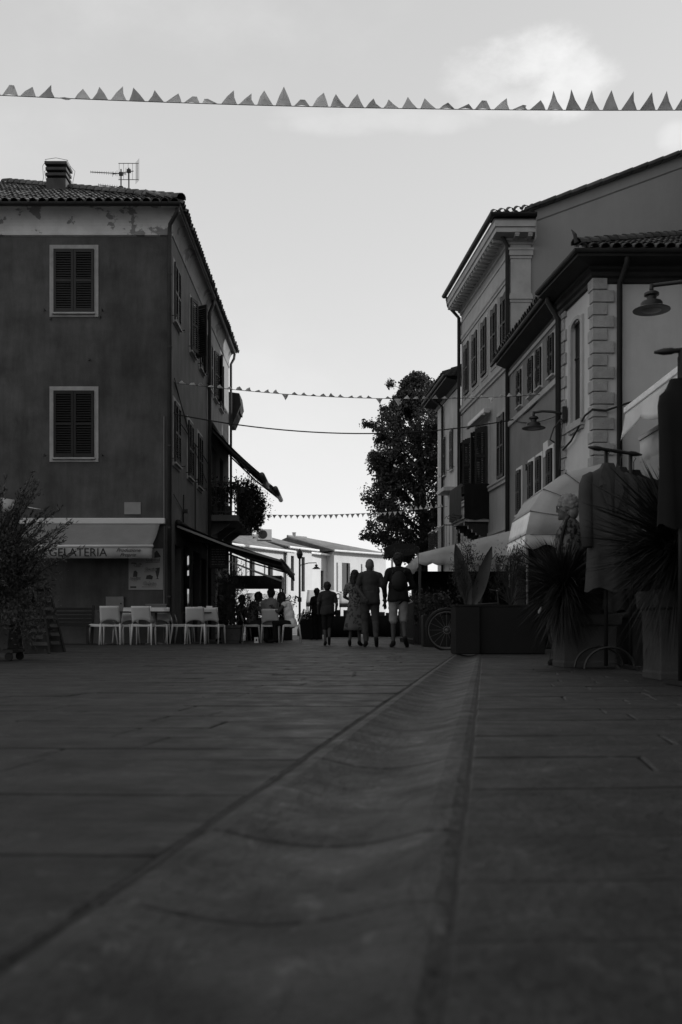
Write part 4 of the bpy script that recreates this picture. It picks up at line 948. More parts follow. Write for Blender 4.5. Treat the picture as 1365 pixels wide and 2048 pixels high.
# ------------------------------------------------------------------ awnings
def cloth(rows, name, m, parent, thick=.006, smooth=True): return MB().surf(rows).build(name, MT[m], parent, smooth=smooth, thick=thick)
ga = thing('gelateria_awning', 'pale awning lettered GELATERIA over the front of the corner house', 'awning', (-5.6, AY, 2.8))
x0, x1, yf, zf = -7.3, -4.20, 22.15, 2.19
mb = MB(); mb.box(-7.5, -4.08, AY - .16, AY - .005, 2.78, 2.92); mb.build('cassette', MT['white_plastic'], ga, bevel=.02)
rows = []
for i in range(9):
    f = i / 8; rows.append([(x0 + (x1 - x0) * k / 24 - .08 * (1 - f) * (1 - 2 * k / 24) * 0, AY - .12 + (yf - AY + .12) * f, 2.80 + (zf + .03 - 2.80) * f - .035 * sin(pi * f) - .012 * sin(k * .8 + f * 3) * sin(pi * f)) for k in range(25)])
cloth(rows, 'canopy', 'awning_pale', ga)
mb = MB(); mb.tube([(x0, yf, zf), (x1 + .02, yf, zf)], .035, 8); mb.build('front_bar', MT['white_plastic'], ga, smooth=True)
rows = [[(x0 + (x1 - x0) * k / 40, yf - .012 + .012 * sin(k * .9) * i, zf - .03 - .24 * i) for k in range(41)] for i in (0, .5, 1)]
cloth(rows, 'valance', 'awning_valance', ga)
for x, dx in ((-6.9, .35), (-4.45, -.35)):
    mb = MB(); mb.tube([(x, AY - .1, 2.74), (x + dx, 22.7, 2.40), (x, yf + .03, zf)], .022, 6); mb.build('folding_arm', MT['white_plastic'], ga)
lettering('lettering', 'GELATERIA', MT['ink'], ga, T(-6.50, yf - .032, zf - .225) @ FRONT, .262, sx=.985)
for i, w in enumerate(('Produzione', 'Propria')): lettering('lettering', w, MT['ink'], ga, T(-5.0 + .08 * i, yf - .032, zf - .125 - .105 * i) @ FRONT, .115, shear=.45, sx=1.0)
ba = thing('bar_awning', 'long dark awning over the bar terrace on the street side', 'awning', (AX, 26.8, 2.6))
y0, y1, xo, zi, zo = 23.62, 29.9, -1.42, 2.86, 1.98
rows = []
for i in range(9):
    f = i / 8; rows.append([(AX + .12 + (xo - AX - .12) * f, y0 + (y1 - y0) * k / 30, zi + (zo - zi) * f - .05 * sin(pi * f) + .01 * sin(k * 1.3) * f) for k in range(31)])
cloth(rows, 'canopy', 'awning_dark', ba)
mb = MB(); mb.tube([(AX + .08, y0, zi + .02), (AX + .08, y1, zi + .02)], .07, 8); mb.build('roller', MT['awning_dark'], ba, smooth=True)
mb = MB(); mb.tube([(xo, y0 - .03, zo), (xo, y1 + .03, zo)], .04, 8); mb.build('front_bar', MT['grey_metal'], ba, smooth=True)
rows = [[(xo + .015 + .02 * sin(k * 1.1) * i, y0 + (y1 - y0) * k / 60, zo - .02 - (.16 + .04 * abs(sin(k * .42))) * i) for k in range(61)] for i in (0, .5, 1)]
cloth(rows, 'valance', 'awning_dark', ba)
for y in (23.66, 26.8, 29.8):
    mb = MB(); mb.bar((AX + .05, y, zi - .07), (AX + (xo - AX) * .5, y, (zi + zo) / 2 - .10), .035, .05); mb.bar((AX + (xo - AX) * .5, y, (zi + zo) / 2 - .10), (xo - .02, y, zo - .01), .03, .045); mb.build('folding_arm', MT['grey_metal'], ba)
def slope_awning(label, ya, yb, out, zi, zo, m='awning_dark', roll=.08):
    t = thing('balcony_awning', label, 'awning', (AX, ya, zi), 0, 'dark awnings above the flowered balcony')
    rows = [[(AX + .06 + (out - .06) * i / 6, ya + (yb - ya) * k / 8, zi + (zo - zi) * i / 6 - .06 * sin(pi * i / 6)) for k in range(9)] for i in range(7)]
    cloth(rows, 'canopy', m, t, thick=.02)
    MB().tube([(AX + out, ya - .05, zo), (AX + out, yb + .05, zo)], roll, 10).build('front_bar', MT['grey_metal'], t, smooth=True)
    MB().tube([(AX + .08, ya - .03, zi), (AX + .08, yb + .03, zi)], .09, 10).build('roller', MT[m], t, smooth=True)
    for y in (ya + .1, yb - .1):
        mb = MB(); mb.bar((AX + .05, y, zi - .10), (AX + out * .5, y, (zi + zo) / 2 - .12), .03, .05); mb.bar((AX + out * .5, y, (zi + zo) / 2 - .12), (AX + out, y, zo - .02), .03, .05); mb.build('folding_arm', MT['black_metal'], t)
slope_awning('steep dark awning above the flowered balcony, nearer of two', 29.6, 32.0, 1.60, 6.42, 4.92)
slope_awning('steep dark awning above the flowered balcony, farther of two', 32.05, 34.9, 1.84, 6.50, 4.86)

# awning of the tall house, seen edge-on high at the right
wa = thing('shop_awning', 'white awning with hanging cloth valance below the large bell lamp', 'awning', (6.7, 16, 4.8))
xa = 5.16; ya0, ya1 = 8.5, 18.0
mb = MB(); mb.obox((xa, (ya0+ya1)/2, 4.30), (.05, 0, 0), (0, (ya1-ya0)/2, 0), (0, 0, .055)); mb.build('front_bar', MT['brightened_white'], wa, bevel=.015)
rows = [[(xa + .04 + (6.7 - xa) * i / 4, ya0 + (ya1 - ya0) * k / 12, 4.34 + .62 * i / 4 - .05 * sin(pi * i / 4)) for k in range(13)] for i in range(5)]
cloth(rows, 'canopy', 'canvas', wa)
rows = []
for i in range(6):
    f = i / 5; rows.append([(xa - .02 - .05 * f * sin(k * .55) - .07 * f, ya1 - .03 - (ya1 - ya0) * k / 90 + .06 * f, 4.25 - (.40 + .10 * sin(k * .37 + 1)) * f) for k in range(91)])
cloth(rows, 'valance', 'awning_white', wa)
for y in (10, 14.0, 17.6):
    mb = MB(); mb.bar((xa + .02, y, 4.27), (6.7, y, 4.05), .035, .04); mb.build('folding_arm', MT['white_paint'], wa)
wa2 = thing('shop_awning', 'short white awning just below the larger one, right edge', 'awning', (6.7, 18.6, 4.0))
mb = MB(); mb.obox((5.62, 17.7, 3.92), (.03, 0, 0), (0, 1.0, 0), (0, 0, .035)); mb.build('front_bar', MT['white_wall'], wa2)
rows = [[(5.62 - .04 * f * sin(k), 18.7 - 2 * k / 20, 3.88 - .42 * f) for k in range(21)] for f in (0, .5, 1)]; cloth(rows, 'valance', 'awning_white', wa2)
rows = [[(5.62 + 1.1 * i / 3, 18.7 - 2 * k / 8, 3.94 + .3 * i / 3) for k in range(9)] for i in range(4)]; cloth(rows, 'canopy', 'canvas', wa2)

# ------------------------------------------------------------------ market canopy: faceted tunnel of white cloth
mc = thing('market_canopy', 'white faceted market stall canopy behind the woman with glasses', 'canopy', (4.2, 16.8, 0))
prof = [(2.93, 1.58), (2.97, 1.87), (3.05, 2.25), (3.26, 2.60), (3.61, 2.86), (4.25, 3.02), (4.9, 2.86), (5.25, 2.60), (5.42, 2.25), (5.48, 1.87)]
ys = [16.0 + .17 * k for k in range(11)]
rows = lambda a, b: [[(prof[a][0] + (prof[b][0] - prof[a][0]) * t - .02 * sin(pi * t) * 0, y, prof[a][1] + (prof[b][1] - prof[a][1]) * t + .02 * sin(pi * t) * sin(i * 2.2)) for i, y in enumerate(ys)] for t in (0, .25, .5, .75, 1)]
cloth(rows(1, 2), 'side_panel', 'brightened_white', mc); cloth(rows(2, 3), 'side_panel', 'canvas', mc)  # lower panel whiter: sunlight on it is put into the colour
for a in range(3, 9): cloth(rows(a, a + 1), 'roof_panel', 'canvas', mc)
rr = random.Random(2)
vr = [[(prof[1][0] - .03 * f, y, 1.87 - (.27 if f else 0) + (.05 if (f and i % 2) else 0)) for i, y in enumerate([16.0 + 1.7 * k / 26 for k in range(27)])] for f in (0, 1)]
cloth(vr, 'fringe', 'brightened_white', mc)
fc = [Vector((x, 16.0, z)) for x, z in prof[1:]]
mid = [Vector((4.22, 15.99, z)) for z in (1.87, 2.05, 2.3, 2.5, 2.62, 2.62, 2.5, 2.3, 1.87)]
fr = []
for k, p in enumerate(fc):
    fr.append([p.lerp(Vector((4.22, 15.97, 1.87 + (p.z - 1.87) * .5)), t) + Vector((0, -.04 * sin(pi * t) * (1 + .5 * sin(k * 2.0)), 0)) for t in (0, .2, .4, .6, .8, 1)])
cloth(fr, 'front_panel', 'canvas', mc)
vr = [[(2.97 + (5.48 - 2.97) * k / 40, 15.97 - .02 * f, 1.87 - (.20 + .04 * sin(k * .9)) * f) for k in range(41)] for f in (0, 1)]; cloth(vr, 'front_valance', 'canvas', mc)
for x in (3.0, 5.45):
    for y in (16.02, 17.68): MB().tube([(x, y, 0), (x, y, 1.9)], .022, 6).build('pole', MT['grey_metal'], mc)
for k, f_ in ((1, .42), (2, .42), (3, .5), (4, .6)):                # stitched seams over the ribs
    a_ = Vector((prof[k][0], 15.985, prof[k][1])); b_ = a_.lerp(Vector((4.22, 15.93, 1.87 + (prof[k][1] - 1.87) * .5)), f_); m_ = a_.lerp(b_, .5) + Vector((0, -.045, -.01)); MB().tube([a_, m_, b_ + Vector((0, -.03, 0))], .006, 5).build('seam', MT['grey_metal'], mc)
mb = MB()
for k in (1, 2, 3, 4): mb.tube([(prof[k][0], 15.99, prof[k][1]), (prof[k][0], 17.71, prof[k][1])], .014, 5)
mb.build('purlin', MT['grey_metal'], mc)

rows = [[(3.05 + 2.4 * k / 40, 16.35 + .03 * f * sin(k * .9), 1.80 - 1.78 * f) for k in range(41)] for f in (0, .5, 1)]; cloth(rows, 'shade_sheet', 'cloth_black', mc)  # black sheet added to stand for the darkness under the canopy
# ------------------------------------------------------------------ restaurant tent
rt_ = thing('restaurant_tent', 'pale scalloped terrace tent with script lettering against the right-hand houses', 'tent', (3.2, 24, 0))
xl, xr, yn, yr_ = 1.72, 4.55, 22.0, 27.0
top = lambda x: 2.02 + (x - xl) * .245
rows = [[(xl + (xr - xl) * k / 14, yn + (yr_ - yn) * i / 10, top(xl + (xr - xl) * k / 14) - .05 * abs(sin(pi * i / 2.5)) - .04 * sin(pi * k / 14)) for k in range(15)] for i in range(11)]
cloth(rows, 'roof_cloth', 'canvas', rt_)
def scal(k, per): return .05 * abs(sin(pi * k / per))
rows = [[(xl + (xr - xl) * k / 56, yn - .012 - .03 * sin(f * 2) * sin(k * .35), (top(xl + (xr - xl) * k / 56) - .0) * (1 - f) + (1.80 - scal(k, 6)) * f) for k in range(57)] for f in (0, .33, .66, 1)]
cloth(rows, 'front_panel', 'canvas', rt_)
rows = [[(xl - .01 - .02 * f * sin(k * .7), yn + (yr_ - yn) * k / 60, 2.0 - (.28 + scal(k, 7)) * f - .03 * abs(sin(pi * k / 12))) for k in range(61)] for f in (0, .5, 1)]
cloth(rows, 'side_valance', 'canvas', rt_)
for x, y in ((xl + .03, yn + .04), (xl + .03, 24.4), (xl + .03, yr_ - .05), (3.1, yn + .04), (xr - .05, yn + .04), (3.2, yr_ - .05)):
    MB().bar((x, y, 0), (x, y, top(x) - .04), .05, .05).build('post', MT['black_metal'], rt_)
mb = MB(); mb.bar((xl, yn + .05, 1.97), (xr, yn + .05, top(xr) - .05), .04, .05); mb.bar((xl + .03, yn, 1.98), (xl + .03, yr_, 1.98), .04, .05); mb.bar((xl, yr_, 1.97), (xr, yr_, top(xr) - .05), .04, .05); mb.build('frame', MT['black_metal'], rt_)
lettering('lettering', 'da Vignola"', MT['ink'], rt_, T(2.97, yn - .075, 1.86) @ FRONT, .24, shear=.45, sx=.95)
mb = MB(); mb.box(xl + .2, xr - .1, 26.9, 26.94, .0, 1.9); mb.build('dark_interior', MT['dark'], rt_)  # near-black panel stands in for the shade inside the tent

# ------------------------------------------------------------------ signs
po = thing('menu_poster', 'grey ice cream and drinks menu poster on the corner house front', 'poster', (-4.55, AY, 1.9))
px0, px1, pz0, pz1 = -4.95, -4.15, 1.26, 2.22; yy_ = AY - .022
MB().box(px0, px1, yy_, AY - .004, pz0, pz1).build('sheet', MT['paper'], po)
mk('print_dark', .03, rough=.6, var=.4, scale=16); mk('print_pale', .26, rough=.6, var=.1)
def word(txt, x, z, size, m, back=True, sx=.9):
    if back: lettering('print', txt, MT['ink'], po, T(x, yy_ - .002, z) @ FRONT, size, bold=.006, depth=.0006, sx=sx)
    lettering('print', txt, MT[m], po, T(x, yy_ - .005, z) @ FRONT, size, depth=.0006, sx=sx)
word('Colazioni', px0 + .41, pz0 + .665, .098, 'print_pale', sx=.86); word('Caffe\u0300' if False else 'Caff\u00e8', px0 + .12, pz0 + .535, .105, 'print_pale'); word('Granite', px0 + .38, pz0 + .445, .098, 'print_pale'); word('Aperitivi', px0 + .03, pz0 + .235, .088, 'print_pale', sx=.8); word('Gelato', px0 + .34, pz0 + .10, .125, 'print_pale')
mb = MB(); z_ = yy_ - .003
def flat(pts, mm): MB().add([(px0 + x, z_, pz0 + z) for x, z in pts], [tuple(range(len(pts)))]).build('picture', MT['print_dark'], po)
flat([(.62, .50), (.73, .52), (.72, .42), (.70, .34), (.68, .27), (.72, .25), (.63, .25), (.665, .27), (.645, .34), (.625, .42)], mb)           # tall glass
flat([(.10, .30), (.20, .30), (.21, .40), (.17, .45), (.12, .43)], mb); flat([(.06, .61), (.18, .61), (.17, .63), (.07, .63)], mb)
flat([(.40, .25), (.55, .24), (.57, .31), (.50, .35), (.42, .33)], mb); flat([(.60, .86), (.66, .92), (.74, .80), (.75, .76), (.60, .74)], mb); flat([(.04, .04), (.18, .04), (.18, .08), (.04, .08)], mb)

mb = MB()
for x, z, w in ((.40, .63, .34), (.37, .41, .24), (.31, .06, .34), (.12, .20, .1)):
    for k in range(int(w / .03)): mb.box(px0 + x + k * .03, px0 + x + k * .03 + .02, z_ - .001, z_, pz0 + z, pz0 + z + .012)
tag(mb.build('small_print', MT['ink'], po), kind='stuff')
ch_ = thing('hanging_sign', 'square dark hanging sign board under the bar awning', 'sign', (-3.3, 26.0, 2.2))
MB().box(-3.42, -2.98, 25.98, 26.02, 1.95, 2.52).build('board', MT['paper_dark'], ch_)
mb = MB()
for a in ((-3.46, -3.42, 1.93, 2.54), (-2.98, -2.94, 1.93, 2.54), (-3.42, -2.98, 2.52, 2.55), (-3.42, -2.98, 1.92, 1.95)): mb.box(a[0], a[1], 25.97, 26.03, a[2], a[3])
mb.bar((-3.42, 26, 2.56), (AX, 26, 2.62), .03, .03); mb.build('frame', MT['wood_dark'], ch_)
mb = MB()
for k in range(7):
    x = -3.38
    while x < -3.04: w = R.uniform(.03, .09); mb.box(x, min(x + w, -3.02), 25.972, 25.979, 2.02 + k * .065, 2.045 + k * .065); x += w + .02
mb.build('chalk_writing', MT['paper'], ch_)
for i, (x, z) in enumerate(((P(440, 1150, 26.4).x, 1.78), (P(455, 1156, 26.6).x, 1.70))):
    g = thing('globe_lamp', ('pale unlit globe lamp under the bar awning, nearer the wall', 'pale unlit globe lamp under the bar awning, nearer the street')[i], 'lamp', (x, 26.4 + .2 * i, z), 0, 'globe lamps under the bar awning')
    MB().lathe([(.001, -.11), (.045, -.10), (.085, -.07), (.108, -.02), (.108, .03), (.085, .075), (.045, .1), (.02, .108), (.02, .15), (.001, .15)], (0, 0, 0), 18).build('globe', MT['paper_white'], g, world=False, smooth=True)
    MB().tube([(0, 0, .14), (0, 0, 2.4 - z)], .006, 5).build('flex', MT['cord'], g, world=False)
kb = thing('kiosk_canopy', 'black lettered kiosk fascia beyond the bar awning', 'canopy', (-2.9, 33, 0))
MB().box(-3.75, -1.96, 32.9, 32.98, 1.66, 2.10).build('fascia', MT['planter_black'], kb)
MB().box(-3.75, -1.96, 32.98, 34.4, 2.04, 2.09).build('roof', MT['planter_black'], kb); MB().box(-2.04, -1.97, 32.985, 34.4, 1.70, 2.03).build('side_fascia', MT['planter_black'], kb)
for x, y in ((-3.68, 33.05), (-2.02, 33.05), (-2.02, 34.3), (-3.68, 34.3)): MB().bar((x, y, 0), (x, y, 2.03), .06, .06).build('post', MT['planter_black'], kb)
lettering('lettering', 'L  A.  \u00b7 IL', MT['print_dark'], kb, T(-3.0, 32.895, 1.82) @ FRONT, .22, sx=1.0)
sa = thing('pale_side_awning', 'narrow pale folded awning slanting above the kiosk fascia', 'awning', (AX, 31, 2.5))
rows = [[(AX + .1 + 2.0 * i / 6, 30.9 + 1.2 * k / 4, 2.62 - .78 * i / 6 - .04 * sin(pi * i / 6)) for k in range(5)] for i in range(7)]; cloth(rows, 'canopy', 'awning_pale', sa)
mb = MB(); mb.bar((AX + .02, 30.9, 2.6), (AX + 2.1, 30.9, 1.83), .04, .05); mb.build('arm', MT['white_plastic'], sa)
ov = thing('oval_sign', 'dark oval sign board on a post above the young man walking', 'sign', (1.72, 28, 0)); oc = P(804, 1100, 28)
mb = MB(); mb.lathe([(.001, -.03), (.49, -.03), (.50, 0), (.49, .03), (.001, .03)], (0, 0, 0), 32, 1.0, .36); mb.v = [(oc.x + x, 28 - z, oc.z + y) for x, y, z in mb.v]; mb.build('board', MT['planter_black'], ov)
lettering('lettering', 'Aperitel', MT['print_dark'], ov, T(oc.x - .32, 27.965, oc.z - .06) @ FRONT, .2, shear=.4)
mb = MB(); mb.bar((oc.x + .46, 28.0, 0), (oc.x + .46, 28.0, oc.z + .1), .05, .05); mb.build('post', MT['black_metal'], ov)

# ------------------------------------------------------------------ furniture
def make_chair(label, loc, rz, group='white plastic terrace chairs'):
    """stacking resin chair, back towards -Y"""
    t = thing('terrace_chair', label, 'chair', loc, rz, group); m = MT['white_plastic']
    rows = [[(-.21 + .42 * k / 8, -.20 + .41 * i / 6, .44 - .018 * sin(pi * k / 8) + .012 * (i / 6) - .02 * (i == 6)) for k in range(9)] for i in range(7)]
    MB().surf(rows).build('seat', m, t, world=False, smooth=True, thick=.022)
    rows = []
    for i in range(7):
        f = i / 6; z = .56 + .28 * f; w = .215 - .008 * f; rows.append([(-w + 2 * w * k / 8, -.205 - .10 * f - .025 * sin(pi * k / 8), z) for k in range(9)])
    lower = []
    for k in range(9):                                            # arched opening below the backrest
        w = .212; x = -w + 2 * w * k / 8; lower.append((x, -.195 - .02 * sin(pi * k / 8), .46 + .095 * sin(pi * k / 8) ** .7))
    MB().surf([lower] + rows).build('backrest', m, t, world=False, smooth=True, thick=.018)
    for sx in (-1, 1):
        MB().tube([(sx * .225, -.255, 0), (sx * .213, -.21, .30), (sx * .205, -.19, .46)], [.016, .022, .024], 8).build('leg', m, t, world=False, smooth=True)
        MB().tube([(sx * .215, .225, 0), (sx * .205, .20, .30), (sx * .20, .19, .435)], [.016, .022, .024], 8).build('leg', m, t, world=False, smooth=True)
    mb = MB(); mb.bar((-.19, -.195, .42), (.19, -.195, .42), .025, .04); mb.bar((-.19, .19, .415), (.19, .19, .415), .025, .04)
    for sx in (-1, 1): mb.bar((sx * .2, -.19, .42), (sx * .2, .19, .42), .022, .04)
    mb.build('seat_rail', m, t, world=False); return t
c0 = make_chair('white chair below the gelateria awning, leftmost in front, back to us', (*P(224, 1256, 21.7).xy, 0), .05)
spots = [(288, 21.8, -.04, 'white chair below the gelateria awning, right-hand one in front, back to us'),
         (205, 22.35, .9, 'white chair turned sideways at the left end of the gelateria tables'),
         (252, 22.6, 2.9, 'white chair facing us between the two front gelateria chairs'),
         (318, 22.6, 3.2, 'white chair facing us behind the right-hand gelateria chair, beside the wall corner'),
         (357, 23.0, -1.15, 'white chair seen from the side at the bar wall, leftmost of the bar chairs'),
         (369, 23.9, -1.3, 'white chair tucked behind the leftmost bar chair, leaning back in shadow'),
         (392, 22.7, .06, 'white bar chair with its back to us in the middle of the bar group'),
         (427, 23.5, -.25, 'white bar chair half hidden by the potted oleander'),
         (542, 24.9, 0, 'white chair carrying the man in the pale shirt'),
         (503, 25.0, -1.5, 'white chair under the seated woman beside the potted oleander'),
         (583, 24.7, 1.62, 'white chair seen from the side under the woman in white, rightmost')]
for px, Y_, a, lb in spots: copy_thing(c0, ((px - CX) / F_PX * Y_, Y_, 0), a, lb)
def make_table(label, loc, top='wood_dark', s=.34):
    t = thing('cafe_table', label, 'table', loc, 0, 'small terrace tables')
    MB().box(-s, s, -s, s, .715, .74).build('tabletop', MT[top], t, world=False, bevel=.006)
    MB().tube([(0, 0, .03), (0, 0, .715)], .03, 8).build('column', MT['grey_metal'], t, world=False, smooth=True)
    mb = MB()
    for a in range(4): mb.bar((0, 0, .03), (.27 * cos(a * pi/2 + pi/4), .27 * sin(a * pi/2 + pi/4), .012), .05, .022)
    mb.build('foot', MT['grey_metal'], t, world=False); return t
t0 = make_table('small dark table between the chairs below the gelateria awning, left', (*P(232, 1256, 22.45).xy, 0))
tb = [(t0, 232, 22.45)]
for px, Y_, lb in ((312, 22.5, 'small dark table below the gelateria awning, right, near the wall corner'), (398, 23.5, 'small dark table among the bar chairs beside the oleander'), (545, 25.75, 'small dark table at which three people sit')):
    copy_thing(t0, ((px - CX) / F_PX * Y_, Y_, 0), 0, lb)
def card(label, px, Y_, z, w, h, a=0.0, x_off=0.0, name='menu_card'):
    c = P(px, 1256, Y_); t = thing(name, label, 'table card', (c.x, Y_, z), a, 'white table cards')
    MB().add([(-w/2, -.03, 0), (w/2, -.03, 0), (w/2, 0, h), (-w/2, 0, h), (w/2, .03, 0), (-w/2, .03, 0)], [(0, 1, 2, 3), (3, 2, 4, 5), (1, 4, 2), (0, 3, 5)]).build('card', MT['paper_white'], t, world=False)
    MB().add([(-w*.28, -.0275, h*.30), (-w*.05, -.0235, h*.48), (w*.25, -.0275, h*.30), (w*.2, -.017, h*.72), (-w*.2, -.018, h*.7)], [(0, 2, 1), (1, 2, 3), (1, 3, 4)]).build('mark', MT['ink'], t, world=False)
card('white table card on the left gelateria table', 206, 22.3, .741, .13, .12); card('white table card on the right gelateria table', 298, 22.35, .741, .10, .12)
card('white table card by the middle bar chair', 400, 23.3, .741, .10, .13); card('rounded white table card behind the bar chairs', 419, 23.6, .741, .14, .15); card('small white table card nearest the oleander', 432, 23.75, .741, .09, .12)
card('white card box on the ground beside the seated woman', 513, 24.6, .0, .10, .14)
bn = thing('park_bench', 'dark slatted bench against the corner house wall', 'bench', (-6.3, 22.35, 0))
for k in range(5): MB().bar((-7.2, 22.62 + .02 * k, .46 + .085 * k), (-5.62, 22.62 + .02 * k, .46 + .085 * k), .025, .065).build('slat', MT['planter_black'], bn)
for k in range(4): MB().bar((-7.2, 22.20 + .1 * k, .42), (-5.62, 22.20 + .1 * k, .42), .075, .03).build('slat', MT['planter_black'], bn)
for x in (-7.1, -5.66):
    mb = MB(); mb.bar((x, 22.2, 0), (x, 22.2, .42), .05, .05); mb.bar((x, 22.58, 0), (x, 22.74, .88), .05, .05); mb.bar((x, 22.18, .40), (x, 22.6, .40), .05, .04); mb.build('end_frame', MT['planter_black'], bn)
def a_board(label, px, Y_, w, h, a, m):
    c = P(px, 1256, Y_); t = thing('sandwich_board', label, 'sign', (c.x, Y_, 0), a, 'boards leaning by the olive tree')
    for sg, nm in ((-1, 'front_panel'), (1, 'back_panel')):
        o = MB().obox((0, sg * .17, h/2), (w/2, 0, 0), (0, -sg * .17, h/2), (0, .012, .005)).build(nm, MT[m], t, world=False)
        mb = MB()
        for x in (-w/2, w/2): mb.bar((x, sg * .35, 0), (x, sg * .0, h + .02), .035, .03)
        mb.bar((-w/2, sg * .03, h), (w/2, sg * .03, h), .03, .03); mb.build('frame', MT['wood_dark'], o, world=False)
    mb = MB()
    for k in range(6): mb.obox((R.uniform(-.05, .05), -.345 + .05 * k - .02, .14 + k * h / 7.5), (w * R.uniform(.2, .36), 0, 0), (0, .012, .025), (0, .004, -.002))
    tag(mb.build('writing', MT['paper_dark'], t, world=False), kind='stuff')
a_board('narrow sandwich board by the olive tree, leaning nearer the tree', 62, 14.6, .34, .72, .55, 'wood_dark'); a_board('taller dark sandwich board behind the narrow one, beside the bench', 83, 15.4, .30, .98, 1.0, 'wood_dark')
# canopy at the left edge
lc = thing('terrace_parasol', 'pale parasol canopy cut by the left edge behind the olive tree', 'parasol', (-5.6, 13.6, 0))
rows = [[(-6.2 + 1.93 * k / 8, 13.0 + 1.2 * i / 4, 2.32 - .28 * (k / 8) ** 1.2 - .03 * sin(i)) for k in range(9)] for i in range(5)]; cloth(rows, 'canopy', 'awning_white', lc)
rows = [[(-6.2 + 1.93 * k / 16 - .02 * sin(k) * f, 12.99, 2.32 - .28 * (k / 16) ** 1.2 - (.16 + .02 * sin(k * 1.3)) * f) for k in range(17)] for f in (0, .5, 1)]; cloth(rows, 'valance', 'canvas', lc)
mb = MB(); mb.tube([(-5.6, 13.6, 0), (-5.6, 13.6, 2.34)], .03, 8); mb.build('pole', MT['grey_metal'], lc)
# racks of clothes
def rack(label, a, b, poles, base_r, group='clothes racks'):
    a, b = Vector(a), Vector(b); t = thing('clothes_rack', label, 'clothes rack', (poles[0][0], poles[0][1], 0), 0, group)
    d = (b - a).normalized()
    MB().tube([a - d * .06, a, a + d * .05, a + d * .07, b - d * .07, b - d * .05, b, b + d * .06], [.008, .022, .022, .016, .016, .022, .022, .008], 10).build('rail', MT['black_metal'], t, smooth=True)
    for x, y in poles:
        zt_ = a.z + (b.z - a.z) * ((x - a.x) / (b.x - a.x) if abs(b.x - a.x) > .01 else 0); MB().tube([(x, y, .03), (x, y, zt_)], .018, 8).build('pole', MT['black_metal'], t, smooth=True)
        if (x, y) != poles[0] or base_r < .21: MB().bar((x, y - .3, .02), (x, y + .3, .02), .04, .03).build('foot_bar', MT['black_metal'], t); continue
        mb = MB(); n = 14; mb.tube([(x + base_r * cos(pi * k / n), y - .12, .012 + base_r * .85 * sin(pi * k / n)) for k in range(n + 1)], .012, 6); mb.tube([(x + base_r * cos(pi * k / n), y + .25, .012 + base_r * .85 * sin(pi * k / n)) for k in range(n + 1)], .012, 6); mb.bar((x, y - .12, .012 + base_r * .84), (x, y + .25, .012 + base_r * .84), .02, .02); mb.build('hoop_foot', MT['black_metal'], t)
    return t
k1a, k1b = P(1190, 896, 8.8), P(1272, 908, 8.9)
rack('black clothes rack carrying the grey blazer, behind the yucca', k1a, k1b, [(P(1213, 1256, 8.85).x, 8.85), (P(1262, 1256, 8.9).x, 8.9)], .22)
k2a, k2b = P(1328, 703, 6.3), (P(1500, 690, 6.3))
rack('taller black clothes rack at the right edge with the long black garment', k2a, k2b, [(P(1363, 1256, 6.3).x, 6.3), (P(1480, 1256, 6.3).x, 6.35)], .2)
def garment(name, label, hook, w, L, rz, m, cat, lapel=False, sleeves=True, drop=.10):
    """coat on a hanger: closed shell hung from the shoulders"""
    t = thing(name, label, cat, hook, rz, 'clothes hanging on the market racks'); rr = random.Random(len(label)); rows = []
    prof = [(.02, .055, .045), (-.02, .075, .05), (-.05, w * .30, .06), (-.085, w * .44, .07), (-.15, w * .47, .085), (-L * .35, w * .43, .085), (-L * .6, w * .42, .085), (-L * .85, w * .46, .095), (-L, w * .48, .10)]
    for i_, (z, rx, ry) in enumerate(prof):
        fl = max(0, i_ - 4) / 4; rows.append([(rx * cos(2 * pi * k / 28) * (1 + (.02 + .03 * fl) * sin((k % 28) * 2.3 + z * 5)), ry * sin(2 * pi * k / 28) * (1 + (.10 + .14 * fl) * sin((k % 28) * 1.35 + z * 3)), z - drop + .022 * fl * sin((k % 28) * .9 + len(label))) for k in range(29)])
    o = MB().surf(rows).build('body', MT[m], t, world=False, smooth=True)
    if sleeves:
        for sg in (-1, 1): MB().tube([(sg * w * .26, 0, -.075 - drop), (sg * w * .35, 0, -.085 - drop), (sg * w * .43, 0, -.115 - drop), (sg * w * .475, -.005, -.18 - drop), (sg * w * .50, -.015, -.28 - drop), (sg * w * .505, -.03, -L * .45 - drop), (sg * w * .49, -.06, -L * .66 - drop)], [.012, .035, .055, .062, .062, .056, .048], 14).build('sleeve', MT[m], t, world=False, smooth=True)
    if lapel:
        for sg in (-1, 1):
            MB().add([(sg * .055, -.06, .02 - drop), (sg * .105, -.085, -.09 - drop), (sg * .125, -.102, -.20 - drop), (sg * .085, -.108, -.185 - drop), (sg * .105, -.11, -.235 - drop), (sg * .012, -.122, -.46 - drop), (sg * .02, -.10, -.15 - drop)], [(0, 1, 2, 3, 4, 5, 6)]).build('lapel', MT[m], t, world=False, thick=.006)
        MB().obox((.11, -.10, -.50 - drop), (.06, 0, 0), (0, .006, 0), (0, 0, .012)).build('pocket_flap', MT[m], t, world=False)
    mb = MB(); mb.tube([(-w * .38, 0, -.10 - drop), (0, 0, -.02 - drop), (w * .38, 0, -.10 - drop)], .012, 6); mb.tube([(0, 0, -.02 - drop), (0, 0, .0), (.02, 0, .03), (0, 0, .045), (-.02, 0, .03)], .0045, 5); mb.build('hanger', MT['black_metal'], t, world=False); return t
def onrail(a, b, f): return a.lerp(b, f) + Vector((0, 0, -.045))
garment('blazer', 'grey tailored blazer hanging at the near end of the rack beside the woman', onrail(k1a, k1b, .33) + Vector((-.01, -.03, 0)), .43, 1.10, .12, 'cloth_mid', 'jacket', lapel=True)
